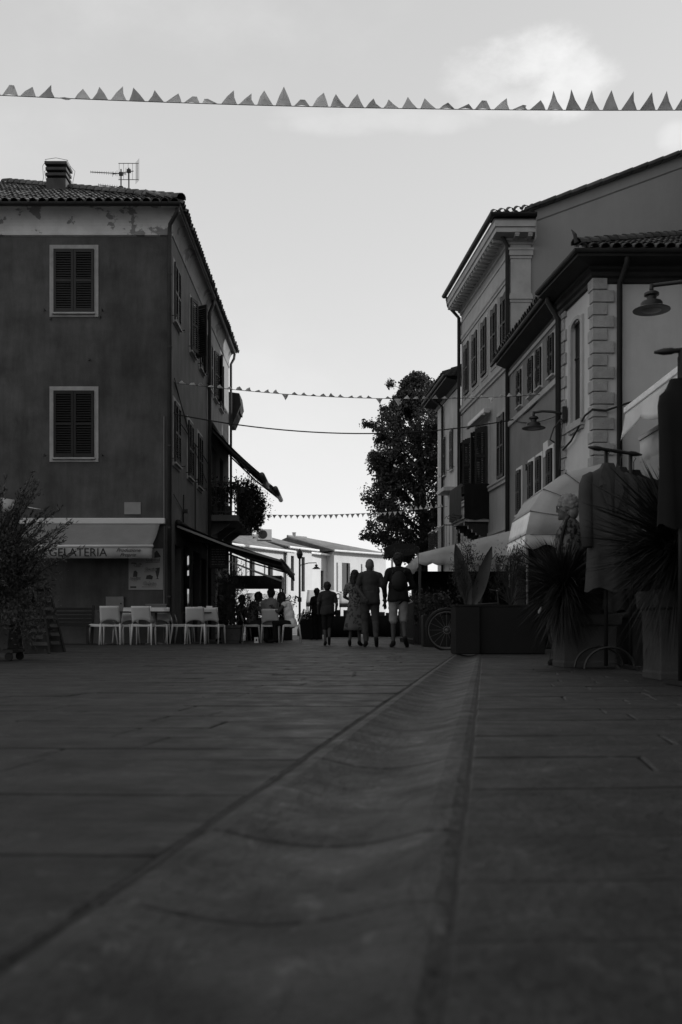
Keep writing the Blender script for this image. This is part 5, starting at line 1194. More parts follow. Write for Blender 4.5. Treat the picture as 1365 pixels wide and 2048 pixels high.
garment('jacket', 'dark jacket on the rack, immediately right of the grey blazer', onrail(k1a, k1b, .62) + Vector((.03, .10, 0)), .40, .80, -.15, 'cloth_dark', 'jacket')
garment('jacket', 'near-black coat on the rack, right-hand end by the long garment', onrail(k1a, k1b, .92) + Vector((.06, .16, 0)), .44, .92, -.2, 'cloth_black', 'jacket')
garment('long_coat', 'long black garment hanging on the taller rack', onrail(k2a, k2b, .17), .30, .92, .35, 'cloth_black', 'coat', sleeves=False, drop=.16)
garment('shirt', 'pale grey shirt beside the long black garment on the taller rack', onrail(k2a, k2b, .50) + Vector((0, .10, 0)), .42, .90, 0, 'cloth_light', 'shirt')

k3a, k3b = Vector((2.95, 12.3, 1.62)), Vector((4.75, 12.6, 1.62))
rack('long dark rack of clothes behind the pots, under the white shop awning', k3a, k3b, [(3.0, 12.3), (4.7, 12.6)], .2)
for i, (f_, w_c, L_c, m_c, lb) in enumerate(((.08, .40, 1.05, 'cloth_black', 'black coat at the near end of the long dark rack'), (.26, .38, .90, 'cloth_dark', 'dark grey jacket second on the long dark rack'), (.45, .40, 1.15, 'cloth_black', 'long black coat in the middle of the long dark rack'), (.64, .38, .95, 'cloth_dark', 'dark jacket fourth on the long dark rack'), (.84, .40, 1.10, 'cloth_black', 'black coat at the far end of the long dark rack'))):
    garment('coat', lb, onrail(k3a, k3b, f_), w_c, L_c, .5 - .15 * i, m_c, 'coat')
def crate(label, x, y, w, d, h, m):
    t = thing('stock_box', label, 'box', (x, y, 0), .1, 'boxes of stock behind the pots'); MB().box(-w/2, w/2, -d/2, d/2, 0, h).build('box', MT[m], t, world=False, bevel=.01)
    MB().box(-w/2 - .01, w/2 + .01, -d/2 - .01, d/2 + .01, h + .002, h + .045).build('lid', MT[m], t, world=False, bevel=.006)
crate('dark low stock box behind the yucca pots, nearer the black planter', 2.75, 11.2, .55, .4, .42, 'cloth_black'); crate('dark stock box under the long rack', 3.55, 11.6, .6, .45, .50, 'planter_black'); crate('dark stock box beside the tall pot', 2.95, 9.6, .45, .4, .46, 'cloth_dark')
# ------------------------------------------------------------------ bicycles
def bicycle(label, loc, rz):
    t = thing('bicycle', label, 'bicycle', loc, rz, 'parked bicycles'); m = MT['black_metal']; r = .335
    for x in (-.52, .52):
        w = MB(); n = 30; w.tube([(x + r * cos(2*pi*k/n), 0, r + r * sin(2*pi*k/n)) for k in range(n + 1)], .02, 6, caps=False); wo_ = w.build('wheel', MT['rubber'], t, world=False, smooth=True)
        mb = MB(); mb.tube([(x + (r - .03) * cos(2*pi*k/n), 0, r + (r - .03) * sin(2*pi*k/n)) for k in range(n + 1)], .010, 5, caps=False); mb.build('rim', MT['grey_metal'], wo_, world=False)
        mb = MB()
        for k in range(16): a = 2*pi*k/16; mb.tube([(x, (.02 if k % 2 else -.02), r), (x + (r - .03) * cos(a), 0, r + (r - .03) * sin(a))], .0022, 4)
        mb.build('spokes', MT['grey_metal'], wo_, world=False)
        mb = MB(); mb.tube([(x + .062 * cos(2*pi*q/16), -.04, r + .062 * sin(2*pi*q/16)) for q in range(17)], .006, 5, caps=False); mb.tube([(x, -.06, r), (x, .06, r)], .02, 8); mb.build('hub', MT['grey_metal'], wo_, world=False)
    f = MB(); bb, st, hd_, sd = (-.05, 0, .30), (-.18, 0, .75), (.36, 0, .78), (-.2, 0, .86)
    for a, b in ((bb, st), (bb, (.38, 0, .66)), (st, hd_), (bb, (-.52, 0, r)), (st, (-.52, 0, r)), (hd_, (.38, 0, .62)), (st, sd)): f.tube([a, b], .016, 7)
    f.build('frame', m, t, world=False)
    mb = MB(); mb.tube([(.38, .0, .64), (.40, -.05, .60), (.52, -.055, r)], .012, 6); mb.tube([(.38, .0, .64), (.40, .05, .60), (.52, .055, r)], .012, 6); mb.tube([(.36, 0, .78), (.34, 0, .98)], .014, 6); mb.tube([(.28, -.3, 1.02), (.36, -.15, 1.0), (.34, 0, .98), (.36, .15, 1.0), (.28, .3, 1.02)], .012, 6); mb.build('fork_and_handlebar', m, t, world=False)
    MB().lathe([(.001, 0), (.07, .0), (.10, .03), (.06, .06), (.001, .06)], (-.22, 0, .86), 12, 1.5, .8).build('saddle', MT['rubber'], t, world=False, smooth=True)
    mb = MB(); mb.lathe([(.08, -.003), (.085, 0), (.08, .003)], (0, 0, 0), 18); mb.v = [(bb[0] + x, .05 + z, bb[2] + y) for x, y, z in mb.v]; mb.bar((bb[0], .06, bb[2]), (bb[0] + .02, .06, bb[2] - .17), .015, .02); mb.bar((bb[0], -.06, bb[2]), (bb[0] - .02, -.06, bb[2] + .17), .015, .02); mb.build('crank', MT['grey_metal'], t, world=False)
    mb = MB(); n = 14; mb.tube([(-.52 + .36 * cos(pi * .05 + pi * .9 * k / n), 0, r + .36 * sin(pi * .05 + pi * .9 * k / n)) for k in range(n + 1)], .012, 5); mb.build('mudguard', m, t, world=False); return t
bicycle('black bicycle whose wheel shows left of the black planter', (P(893, 1256, 16.6).x + .52, 16.6, 0), .08)
bicycle('bicycle standing behind the yucca pot, mostly hidden', (P(1190, 1256, 12.4).x + .3, 12.4, 0), -.25)

# ------------------------------------------------------------------ pots and plants
def leaf_strip(mb, p, d, up, L, w, droop, n=4, tipw=.05):
    """one narrow blade, folded slightly along its middle"""
    p, d = Vector(p), Vector(d).normalized(); s = d.cross(Vector(up)).normalized(); b = len(mb.v)
    for k in range(n + 1):
        f = k / n; c = p + d * (L * f) - UP * (droop * L * f * f); ww = w * (1 - f) ** .6 * (.45 + 1.2 * min(f * 4, .5)) + tipw * w * .2
        nn_ = s.cross(d).normalized(); mb.v += [tuple(c - s * ww), tuple(c - nn_ * ww * .35), tuple(c + s * ww)]
    for k in range(n):
        i = b + k * 3; mb.f += [(i, i + 1, i + 4, i + 3), (i + 1, i + 2, i + 5, i + 4)]
def small_leaves(mb, c, n, sg, size, rr, asp=.3, along=None):
    for j in range(n):
        p = Vector(c) + Vector((rr.gauss(0, sg[0]), rr.gauss(0, sg[1]), rr.gauss(0, sg[2])))
        d = Vector((rr.gauss(0, 1), rr.gauss(0, 1), rr.gauss(0, 1) + .5)) if along is None else Vector(along) + Vector((rr.gauss(0, .55), rr.gauss(0, .55), rr.gauss(0, .55)))
        d.normalize(); s = d.orthogonal().normalized(); s.rotate(Quaternion(d, rr.uniform(0, 6.28))); L = size * rr.uniform(.6, 1.3)
        mb.add([p, p + d * L * .45 + s * L * asp * .5, p + d * L, p + d * L * .45 - s * L * asp * .5], [(0, 1, 2, 3)])
# olive tree on a wheeled stand
rr = random.Random(21)
ol = thing('olive_tree', 'silvery potted olive tree on a wheeled stand beside the sandwich boards', 'tree', (-3.9, 11.3, 0)); ob = Vector((-3.9, 11.3, 0))
MB().square_lathe([(.17, .13), (.20, .40), (.215, .40), (.215, .45), (.19, .45), (.185, .42)], ob).build('pot', MT['terracotta'], ol, bevel=.008)
mb = MB(); mb.box(ob.x - .24, ob.x + .24, ob.y - .22, ob.y + .22, .095, .128); mb.build('stand', MT['wood_dark'], ol)
for sx in (-1, 1):
    for sy in (-1, 1):
        mb = MB(); mb.lathe([(.045, -.013), (.048, 0), (.045, .013)], (0, 0, 0), 14); mb.v = [(ob.x + sx * .19 + x, ob.y + sy * .19 + z, .047 + y) for x, y, z in mb.v]; mb.bar((ob.x + sx * .19, ob.y + sy * .19, .047), (ob.x + sx * .19, ob.y + sy * .19, .095), .03, .02); mb.build('castor', MT['rubber'], ol)
stems, lv = MB(), MB(); stems.tube([ob + Vector((0, 0, .4)), ob + Vector((.02, 0, .62)), ob + Vector((-.01, 0, .85))], [.035, .03, .028], 7)
for i in range(120):
    a = rr.uniform(0, 2 * pi); el = rr.uniform(-.15, 1.45); L = rr.uniform(.4, .62) if el < .6 else rr.uniform(.5, .95) * (1.0 if el < .9 else 1.15)
    if i % 4 == 0: a = rr.uniform(-.5, .5); el = rr.uniform(.55, 1.2); L = rr.uniform(.75, 1.12)
    s = ob + Vector((rr.gauss(0, .08), rr.gauss(0, .08), rr.uniform(.6, 1.2))); d = Vector((cos(a) * cos(el), sin(a) * cos(el), sin(el)))
    e = s + d * L; m_ = s.lerp(e, .5) + Vector((0, 0, .06)); stems.tube([s, m_, e], [.010, .006, .002], 4)
    for k in range(34):
        f = (k + 1) / 34; c = s.lerp(m_, f * 2) if f < .5 else m_.lerp(e, f * 2 - 1)
        small_leaves(lv, c, 3, (.014, .014, .014), .052, rr, .24, along=d * 1.1)
for i in range(260):                                               # dense lower foliage
    a = rr.uniform(0, 2 * pi); r = rr.uniform(.05, .56); small_leaves(lv, ob + Vector((cos(a) * r, sin(a) * r, rr.uniform(.32, 1.3))), 46, (.10, .10, .12), .052, rr, .24)
stems.build('trunk', MT['bark'], ol); tag(lv.build('foliage', MT['leaf_olive'], ol), kind='stuff')
# oleander in a square pot
od = thing('potted_oleander', 'dark oleander bush in a square pot beside the bar chairs', 'plant', (-2.70, 24.4, 0)); oc_ = Vector((P(463, 1256, 24.3).x, 24.3, 0))
MB().square_lathe([(.21, 0), (.21, .05), (.225, .06), (.24, .36), (.26, .37), (.26, .44), (.23, .44), (.225, .41)], oc_).build('pot', MT['terracotta'], od, bevel=.008)
lv, stems = MB(), MB()
for i in range(46):
    a = rr.uniform(0, 6.28); r = rr.uniform(.05, .34); z = rr.uniform(.75, 1.85); e = oc_ + Vector((cos(a) * r, sin(a) * r, z)); stems.tube([oc_ + Vector((0, 0, .4)), e * .5 + (oc_ + Vector((0, 0, z * .6))) * .5, e], [.010, .008, .003], 4)
    small_leaves(lv, e - Vector((0, 0, .18)), 42, (.07, .07, .15), .12, rr, .20, along=(cos(a) * .6, sin(a) * .6, .9))
for i in range(12): small_leaves(lv, oc_ + Vector((rr.uniform(-.3, .1), rr.uniform(-.25, .2), rr.uniform(.42, .7))), 26, (.09, .08, .08), .11, rr, .18)
stems.build('stems', MT['bark'], od); tag(lv.build('foliage', MT['leaf_bush'], od), kind='stuff')
# flower boxes bulging over the balcony rail
for i, (ya, yb, lb) in enumerate(((29.9, 31.3, 'trailing plants in the nearest flower box of the balcony'), (31.4, 32.9, 'trailing plants in the middle flower box of the balcony'), (33.0, 34.3, 'bushy trailing plants in the farthest flower box, against the sky'))):
    t = thing('balcony_plant', lb, 'plant', (BX, ya, 4.5), 0, 'flower boxes on the balcony'); lv = MB()
    mb = MB(); mb.box(BX - .02, BX + .16, ya, yb, 4.42, 4.60); mb.build('flower_box', MT['terracotta'], t)
    for k in range(56):
        y = rr.uniform(ya, yb); z = rr.uniform(3.66, 4.78); o_ = rr.uniform(-.1, .20) + .12 * (z > 4.4) + (.08 if i == 2 else 0); small_leaves(lv, (BX + .05 + o_, y, z), 36, (.06, .10, .10), .085, rr, .6)
    for k in range(26):
        y = rr.uniform(ya, yb); z = rr.uniform(3.9, 5.0) + .1; x = BX + rr.uniform(.2, .5 + .08 * i); small_leaves(lv, (x, y, z), 12, (.06, .08, .08), .07, rr, .6)
    tag(lv.build('foliage', MT['leaf_bush'], t), kind='stuff')
t = thing('balcony_plant', 'dark pot plants crowding the near end of the flowered balcony', 'plant', (AX + .1, 29.8, 3.75), 0, 'flower boxes on the balcony'); lv = MB()
for x in (AX + .18, AX + .5): MB().lathe([(.10, 0), (.14, .26), (.15, .28), (.12, .28)], (x, 29.95, 3.75), 14).build('pot', MT['terracotta'], t)
for k in range(46): small_leaves(lv, (rr.uniform(AX + .05, BX), rr.uniform(29.75, 30.3), rr.uniform(3.95, 4.75)), 30, (.08, .08, .10), .085, rr, .55)
tag(lv.build('foliage', MT['leaf_bush'], t), kind='stuff')
# black planters in the street
def planter(name, label, x0, x1, y0, y1, h, m='planter_black'):
    t = thing(name, label, 'planter', ((x0+x1)/2, (y0+y1)/2, 0), 0, 'black street planters')
    mb = MB(); mb.box(x0, x1, y0, y1, 0, h - .03); mb.build('box', MT[m], t, bevel=.012); w = .03
    mb = MB(); mb.box(x0 - .008, x1 + .008, y0 - .008, y0 + w, h - .028, h); mb.box(x0 - .008, x1 + .008, y1 - w, y1 + .008, h - .028, h); mb.box(x0 - .008, x0 + w, y0 + w, y1 - w, h - .028, h); mb.box(x1 - w, x1 + .008, y0 + w, y1 - w, h - .028, h); mb.build('rim', MT[m], t)
    mb = MB(); mb.box(x0 + w, x1 - w, y0 + w, y1 - w, h - .029, h - .012); mb.build('soil', MT['soil'], t); return t
planter('street_planter', 'narrow black planter at the end of the drain channel, with upright conifer', 1.60, 1.955, 13.95, 14.5, .70)
planter('street_planter', 'wide black planter behind the left yucca, beside the narrow one', 1.965, 2.90, 14.1, 14.6, .70)
def conifer(label, x, y, z0, h, r):
    t = thing('conifer_shrub', label, 'shrub', (x, y, z0), 0, 'shrubs in the black planters'); lv, st = MB(), MB()
    for i in range(34):
        a = rr.uniform(0, 6.28); f = rr.random(); q = Vector((x + cos(a) * r * .8 * (1 - f * .6), y + sin(a) * r * .7 * (1 - f * .6), z0 + .12 + h * f)); st.tube([(x, y, z0), (x * .6 + q.x * .4, y * .6 + q.y * .4, z0 + (q.z - z0) * .55), q], [.008, .006, .002], 4)
        small_leaves(lv, q, 60, (.05, .05, .10), .045, rr, .22, along=(cos(a) * .3, sin(a) * .3, 1))
    st.build('stems', MT['bark'], t); tag(lv.build('foliage', MT['leaf_bush'], t), kind='stuff')
conifer('feathery upright conifer in the narrow black planter', 1.78, 14.2, .68, .72, .22); conifer('bushy dark shrub in the wide black planter', 2.45, 14.35, .68, .62, .40)
bl_ = thing('canna_plant', 'two broad upright leaves rising from the narrow black planter', 'plant', (1.80, 14.25, .69), 0, 'shrubs in the black planters')
for a, b, w, dp_ in ((P(940, 1212, 14.2), P(911, 1088, 14.2), .10, 0), (P(948, 1212, 14.2), P(984, 1093, 14.15), .085, 0)):
    mb = MB(); d = (b - a); L = d.length; d.normalize(); s = d.cross(Vector((0, 1, 0))).normalized(); rows = []
    for k in range(9):
        f = k / 8; ww = w * (sin(pi * min(1, f ** .8 * .97 + .03)) ** .75) * (1 if f < .98 else .2) + .006; c = a + d * L * f - UP * dp_ * f * f; rows.append([c - s * ww + Vector((0, -.02, 0)), c, c + s * ww + Vector((0, -.02, 0))])
    MB().surf(rows).build('leaf', MT['leaf_broad'], bl_, smooth=True)
# yuccas in big pots: every blade a leaf
def yucca(label, pot_c, half, h, heart, R0, n, seed, spread=1.0):
    rr = random.Random(seed); t = thing('potted_yucca', label, 'plant', pot_c, 0, 'spiky yuccas in big square pots'); pc = Vector(pot_c)
    MB().square_lathe([(half * .92, 0), (half * .94, .05), (half * .90, .06), (half * .94, h * .78), (half * 1.06, h * .80), (half * 1.09, h * .86), (half * 1.09, h * .97), (half * 1.05, h), (half * .95, h), (half * .93, h - .03)], pc).build('pot', MT['terracotta'], t, bevel=.012)
    MB().tube([pc + UP * (h - .05), Vector(heart) * .5 + (pc + UP * h) * .5, Vector(heart)], [.07, .06, .055], 8).build('stem', MT['bark'], t, smooth=True)
    mes = []
    for v in range(5):
        mb = MB(); leaf_strip(mb, (0, 0, 0), (0, 0, 1), (0, 1, 0), 1.0, .013 / R0, 0, 5); mb.v = [(x, y + (.03 + .05 * v) * z * z, z) for x, y, z in mb.v]; mes.append(mb.mesh('leaf', MT['leaf_yucca']))
    for i in range(n):
        u = 1 - 1.75 * (i + .5) / n; a = i * 2.39996 + rr.uniform(-.2, .2); el = math.asin(max(-1, min(1, u))) + rr.uniform(-.12, .12)
        L = R0 * rr.uniform(.78, 1.08) * (1 if -.3 < el < .7 else .80); d = Vector((cos(a) * cos(el), sin(a) * cos(el), sin(el)))
        q = d.to_track_quat('Z', 'Y'); M = Matrix.Translation(Vector(heart) + UP * rr.uniform(-.07, .09)) @ q.to_matrix().to_4x4() @ Matrix.Rotation(rr.uniform(0, 6.28) if el > .2 else 0, 4, 'Z') @ Matrix.Scale(L, 4)
        inst(mes[rr.randrange(5)], 'leaf', t, M)
    mb = MB()
    for i in range(1700):                                          # thin inner and dead hanging blades
        a = rr.uniform(0, 6.28); el = rr.uniform(-1.3, 1.2); d = Vector((cos(a) * cos(el), sin(a) * cos(el), sin(el)))
        leaf_strip(mb, Vector(heart) + UP * rr.uniform(-.12, .1), d, (0, 0, 1) if abs(el) < 1.2 else (1, 0, 0), R0 * rr.uniform(.5, 1.0), .007, rr.uniform(.0, .45) if el < .4 else .05, 4)
    tag(mb.build('inner_leaves', MT['leaf_yucca'], t), kind='stuff')
y1 = P(1168, 1256, 9.45); yucca('spiky yucca in a square pot in front of the woman with glasses', (y1.x, 9.45, 0), .265, .50, P(1130, 1172, 9.3), .58, 290, 1)
y2 = P(1362, 1256, 7.2); yucca('larger spiky yucca in the tall pot beneath the long black coat', (y2.x, 7.2, 0), .23, .64, P(1362, 1090, 7.1), .78, 290, 2)
mb = thing('fallen_leaf', 'single pale dry leaf caught in the left yucca', 'leaf', P(1078, 1218, 8.9)); o_ = MB(); leaf_strip(o_, (0, 0, -.04), (.35, 0, 1), (0, 1, 0), .075, .014, .1); o_.build('blade', MT['paper'], mb, world=False)

# ------------------------------------------------------------------ terrace fence, hedge and stalls further up the street
fe = thing('terrace_fence', 'dark iron fence of the restaurant terrace, under the tent', 'fence', (1.72, 24, 0))
mb = MB(); mb.bar((1.60, 21.9, .95), (1.60, 27, .95), .03, .03); mb.bar((1.60, 21.9, .12), (1.60, 27, .12), .03, .03); mb.bar((1.60, 27, .95), (2.6, 27.3, .95), .03, .03); mb.build('rail', MT['black_metal'], fe)
fme = MB().bar((0, 0, 0), (0, 0, .98), .018, .018).mesh('bar', MT['black_metal'])
for k in range(42): inst(fme, 'bar', fe, T(1.60, 21.95 + k * .12, 0))
for k in range(9): inst(fme, 'bar', fe, T(1.66 + k * .11, 27.02 + k * .03, 0))
def hedge(label, x0, x1, y0, y1, h, box_h, m='leaf_bush'):
    t = thing('hedge_planter', label, 'hedge', ((x0+x1)/2, (y0+y1)/2, 0), 0, 'planted troughs along the terraces')
    mb = MB(); mb.box(x0, x1, y0, y1, 0, box_h); mb.build('trough', MT['planter_black'], t, bevel=.01); lv = MB()
    for i in range(int(60 * (x1 - x0) + 30 * (y1 - y0))): small_leaves(lv, (rr.uniform(x0, x1), rr.uniform(y0, y1), rr.uniform(box_h, h)), 20, (.09, .09, .08), .07, rr, .5)
    tag(lv.build('foliage', MT[m], t), kind='stuff')
hedge('leafy trough beside the bicycle wheel at the tent corner', 1.62, 2.15, 19.6, 20.1, 1.0, .62); hedge('leafy trough along the terrace fence under the tent', 1.72, 2.05, 22.3, 26.6, 1.12, .5); hedge('leafy trough behind the seated people, beyond the bar', -2.9, -1.5, 30.2, 30.7, 1.25, .62)
hedge('low black trough left of the walking boy', -1.36, -.62, 32.6, 33.1, .78, .66)
def table_stall(label, x0, x1, y, h, seed):
    r_ = random.Random(seed); t = thing('street_stall', label, 'stall', ((x0+x1)/2, y, 0), 0, 'dark stalls up the street')
    mb = MB(); mb.box(x0, x1, y, y + .8, h - .03, h); mb.build('tabletop', MT['wood_dark'], t)
    rows = [[(x0 + (x1 - x0) * k / 30, y - .01 - .015 * f * sin(k * 1.1), h - .02 - (h - .03) * f) for k in range(31)] for f in (0, .5, 1)]; cloth(rows, 'cloth', 'cloth_black', t)
    x = x0 + .05
    while x < x1 - .2:
        w = r_.uniform(.12, .3); hh_ = r_.uniform(.08, .34); mb = MB(); mb.box(x, x + w, y + .1, y + .45, h, h + hh_); mb.build('display_box', MT[r_.choice(('cloth_dark', 'paper_dark', 'cloth_mid', 'planter_black'))], t); x += w + r_.uniform(.02, .12)
table_stall('dark draped street stall beyond the walking boy', -.55, .75, 37.5, .82, 3); table_stall('dark draped street stall beyond the walking man and girl', .95, 2.9, 39.0, .86, 4)
def white_stall(label, x0, x1, y, zf_, zb_):
    t = thing('stall_canopy', label, 'canopy', ((x0+x1)/2, y, 0), 0, 'sunlit white stall canopies')
    rows = [[(x0 + (x1 - x0) * k / 10, y + 2.2 * i / 4, zf_ + (zb_ - zf_) * i / 4) for k in range(11)] for i in range(5)]; cloth(rows, 'canopy', 'white_wall', t, thick=.02)
    for x in (x0 + .05, x1 - .05):
        for yy2, z in ((y + .05, zf_), (y + 2.15, zb_)): mb = MB(); mb.bar((x, yy2, 0), (x, yy2, z), .05, .05); mb.build('post', MT['black_metal'], t)
    mb = MB(); mb.box(x0 + .1, x1 - .1, y + .5, y + 1.6, 0, .95); mb.build('counter', MT['cloth_dark'], t)
    rows = [[(x0 + (x1 - x0) * k / 20, y - .01, zf_ - .22 * f) for k in range(21)] for f in (0, 1)]; cloth(rows, 'valance', 'cloth_mid', t)
white_stall('sunlit white stall canopy left of the boy walking', -1.9, -.35, 54, 1.75, 2.5); white_stall('sunlit white stall canopy between the boy and the girl walking', -.1, 1.5, 56, 1.75, 2.35); white_stall('sunlit white stall canopy seen under the kiosk fascia', -5.2, -2.9, 54.5, 1.5, 2.3)

# ------------------------------------------------------------------ people
def cap(mb, p, q, r0, r1, n=12):
    p, q = Vector(p), Vector(q); d = q - p
    if d.length < 1e-5: d = Vector((0, 0, 1e-3)); q = p + d
    d.normalize()
    mb.tube([p - d * r0, p - d * r0 * .7, p, q, q + d * r1 * .7, q + d * r1], [r0 * .05, r0 * .7, r0, r1, r1 * .7, r1 * .05], n)
def ell(mb, c, rx, ry, rz, n=16):
    mb.lathe([(max(.02, sin(pi * k / 8)), -cos(pi * k / 8) * 1.0) for k in range(9)], (0, 0, 0), n); m_ = n * 9
    for i in range(len(mb.v) - m_, len(mb.v)): x, y, z = mb.v[i]; mb.v[i] = (c[0] + x * rx, c[1] + y * ry, c[2] + z * rz)
TEX = {}
def tex(sc):
    if sc not in TEX: t_ = bpy.data.textures.new('folds', 'CLOUDS'); t_.noise_scale = sc; t_.noise_depth = 2; TEX[sc] = t_
    return TEX[sc]
def soft(mb, name, m, parent, vox, it=4, fold=None):
    o = mb.build(name, MT[m], parent, world=False); r = o.modifiers.new('remesh', 'REMESH'); r.mode = 'VOXEL'; r.voxel_size = vox; r.use_smooth_shade = True
    s = o.modifiers.new('smooth', 'SMOOTH'); s.factor = .5; s.iterations = it
    if fold: d = o.modifiers.new('folds', 'DISPLACE'); d.texture = tex(fold[0]); d.strength = fold[1]; d.mid_level = .42; d.texture_coords = 'LOCAL'
    return o
STAND = dict(pel=(0, 0, .95), che=(0, 0, 1.27), nek=(0, .0, 1.47), hed=(0, .015, 1.612),
             hl=(-.09, 0, .92), hr=(.09, 0, .92), kl=(-.095, .03, .50), kr=(.095, .03, .50), al=(-.10, -.01, .085), ar=(.10, -.01, .085), fl=(-.11, .15, .035), fr=(.11, .15, .035),
             sl=(-.185, 0, 1.405), sr=(.185, 0, 1.405), el=(-.25, -.02, 1.12), er=(.25, -.02, 1.12), wl=(-.25, .06, .87), wr=(.25, .06, .87))
def person(label, loc, rz, H, pose, skin='skin', *, top='cloth_dark', legs='cloth_dark', hair='hair_dark', shoe='cloth_black', sleeve='short', leg='long', skirt=None, long_hair=False, fem=False, head_turn=0.0, fat=1.0, bald=False):
    k = H / 1.75; J = {a: Vector(b) * k for a, b in {**STAND, **pose}.items()}; t = thing('person', label, 'person', loc, rz, 'people')
    g = fat; fw = .92 if fem else 1.0
    mb = MB(); h = J['hed']
    # head with brow, nose, chin and ears
    fa = Vector((-sin(head_turn), cos(head_turn), 0)); sd = Vector((cos(head_turn), sin(head_turn), 0))
    ell(mb, h + UP * .018 * k, .080 * k, .099 * k, .120 * k); ell(mb, h + fa * .03 * k - UP * .055 * k, .056 * k, .062 * k, .062 * k); cap(mb, h + fa * .092 * k + UP * .012 * k, h + fa * .106 * k - UP * .022 * k, .008 * k, .014 * k, 8)
    cap(mb, h + fa * .075 * k - UP * .098 * k, h + fa * .078 * k - UP * .094 * k, .020 * k, .020 * k, 8); cap(mb, h + fa * .084 * k - UP * .058 * k - sd * .018 * k, h + fa * .084 * k - UP * .058 * k + sd * .018 * k, .010 * k, .010 * k, 8)
    for s_ in (-1, 1): ell(mb, h + sd * s_ * .078 * k - UP * .005 * k, .012 * k, .02 * k, .032 * k, 8)
    cap(mb, J['nek'] - UP * .05 * k, h - UP * .06 * k - fa * .01 * k, .064 * k * fw, .057 * k * fw)
    def torso(mb, e, lo=True):
        c, p, n_ = J['che'], J['pel'], J['nek']; ax = c - p
        ell(mb, c + ax * .05, (.158 * fw + e) * k, (.110 * g + e) * k, .20 * k + e); ell(mb, p.lerp(c, .45), (.140 * fw + e) * k * (g * .5 + .5), (.105 * g + e) * k, .19 * k + e)
        if lo: ell(mb, p, (.155 + e) * k, (.118 * g + e) * k, .13 * k + e)
        cap(mb, J['sl'] * .88 + n_ * .12 - UP * .02 * k, J['sr'] * .88 + n_ * .12 - UP * .02 * k, (.058 + e) * k, (.058 + e) * k); cap(mb, n_ - UP * .03 * k, c, (.06 + e) * k, (.10 + e) * k)
        for s_ in 'lr': cap(mb, n_ - UP * .015 * k, J['s' + s_] - UP * .005 * k, (.048 + e * .6) * k, (.046 + e * .6) * k)
    torso(mb, 0)
    for s_ in 'lr':
        sh, eb, wr = J['s' + s_], J['e' + s_], J['w' + s_]; cap(mb, sh, eb, .056 * k * fw, .044 * k * fw); cap(mb, eb, wr, .044 * k * fw, .029 * k * fw)
        d = (wr - eb).normalized(); pl = wr + d * .045 * k; side = d.cross(Vector((0, 1, 0))); side = (side if side.length > .1 else d.cross(Vector((1, 0, 0)))).normalized(); nrm_ = side.cross(d)
        if s_ == 'r': nrm_ = -nrm_
        cap(mb, wr, pl, .026 * k, .030 * k, 8)
        for i, (off_, L) in enumerate(((-.027, .062), (-.009, .073), (.009, .068), (.027, .054))):
            b0 = pl + side * off_ * k + d * .02 * k; b1 = b0 + d * L * .55 * k + nrm_ * .006 * k; b2 = b1 + (d * .7 + nrm_ * .7).normalized() * L * .5 * k; cap(mb, b0, b1, .009 * k, .0085 * k, 6); cap(mb, b1, b2, .0085 * k, .0075 * k, 6)
        th = wr + d * .02 * k - side * .026 * k; cap(mb, th, th - side * .022 * k + d * .028 * k + nrm_ * .012 * k, .011 * k, .010 * k, 6); cap(mb, th - side * .022 * k + d * .028 * k + nrm_ * .012 * k, th - side * .022 * k + d * .058 * k + nrm_ * .025 * k, .010 * k, .008 * k, 6)
        hp, kn, an, ft = J['h' + s_], J['k' + s_], J['a' + s_], J['f' + s_]; cap(mb, hp, kn, .080 * k * g, .052 * k); cap(mb, kn, kn.lerp(an, .35) + (J['k' + s_] - J['h' + s_]).normalized() * .0, .050 * k, .050 * k); cap(mb, kn.lerp(an, .3), an, .050 * k, .034 * k)
        cap(mb, an - UP * .02 * k, ft, .034 * k, .026 * k)
    soft(mb, 'body', skin, t, .009, 3)
    # clothes
    mb = MB(); torso(mb, .024); ell(mb, J['pel'] - UP * .01 * k, .192 * k * fw, .150 * k * g, .13 * k); ell(mb, J['pel'].lerp(J['che'], .5), .178 * k * fw * (g * .5 + .5), .135 * k * g, .22 * k)
    for s_ in 'lr':
        sh, eb, wr = J['s' + s_], J['e' + s_], J['w' + s_]
        if sleeve != 'none':
            e_ = eb if sleeve == 'long' else sh.lerp(eb, .72); cap(mb, sh, e_, 0.060 * k * fw, (.056 if sleeve == 'long' else .062) * k * fw)
            if sleeve == 'long': cap(mb, eb, eb.lerp(wr, .9), .054 * k, .040 * k)
    soft(mb, 'top', top, t, .012, 3, (.15, .035))
    if not skirt and 'hl' in STAND and J['pel'].z > .8 * k:        # loose shirt hem over the hips
        p = J['pel']; rows = []
        for i in range(6):
            f = i / 5; rows.append([(p.x + (.176 + .026 * f) * fw * k * (1 + .045 * f * sin(a_ * 5 + loc[0] * 9)) * cos(a_), p.y + (.132 + .028 * f) * g * k * (1 + .05 * f * sin(a_ * 7 + 2)) * sin(a_), (1.10 - .25 * f) * k + .012 * f * sin(a_ * 3 + loc[0] * 5)) for a_ in [2 * pi * q / 36 for q in range(37)]])
        MB().surf(rows).build('shirt_hem', MT[top], t, world=False, smooth=True, thick=.006)
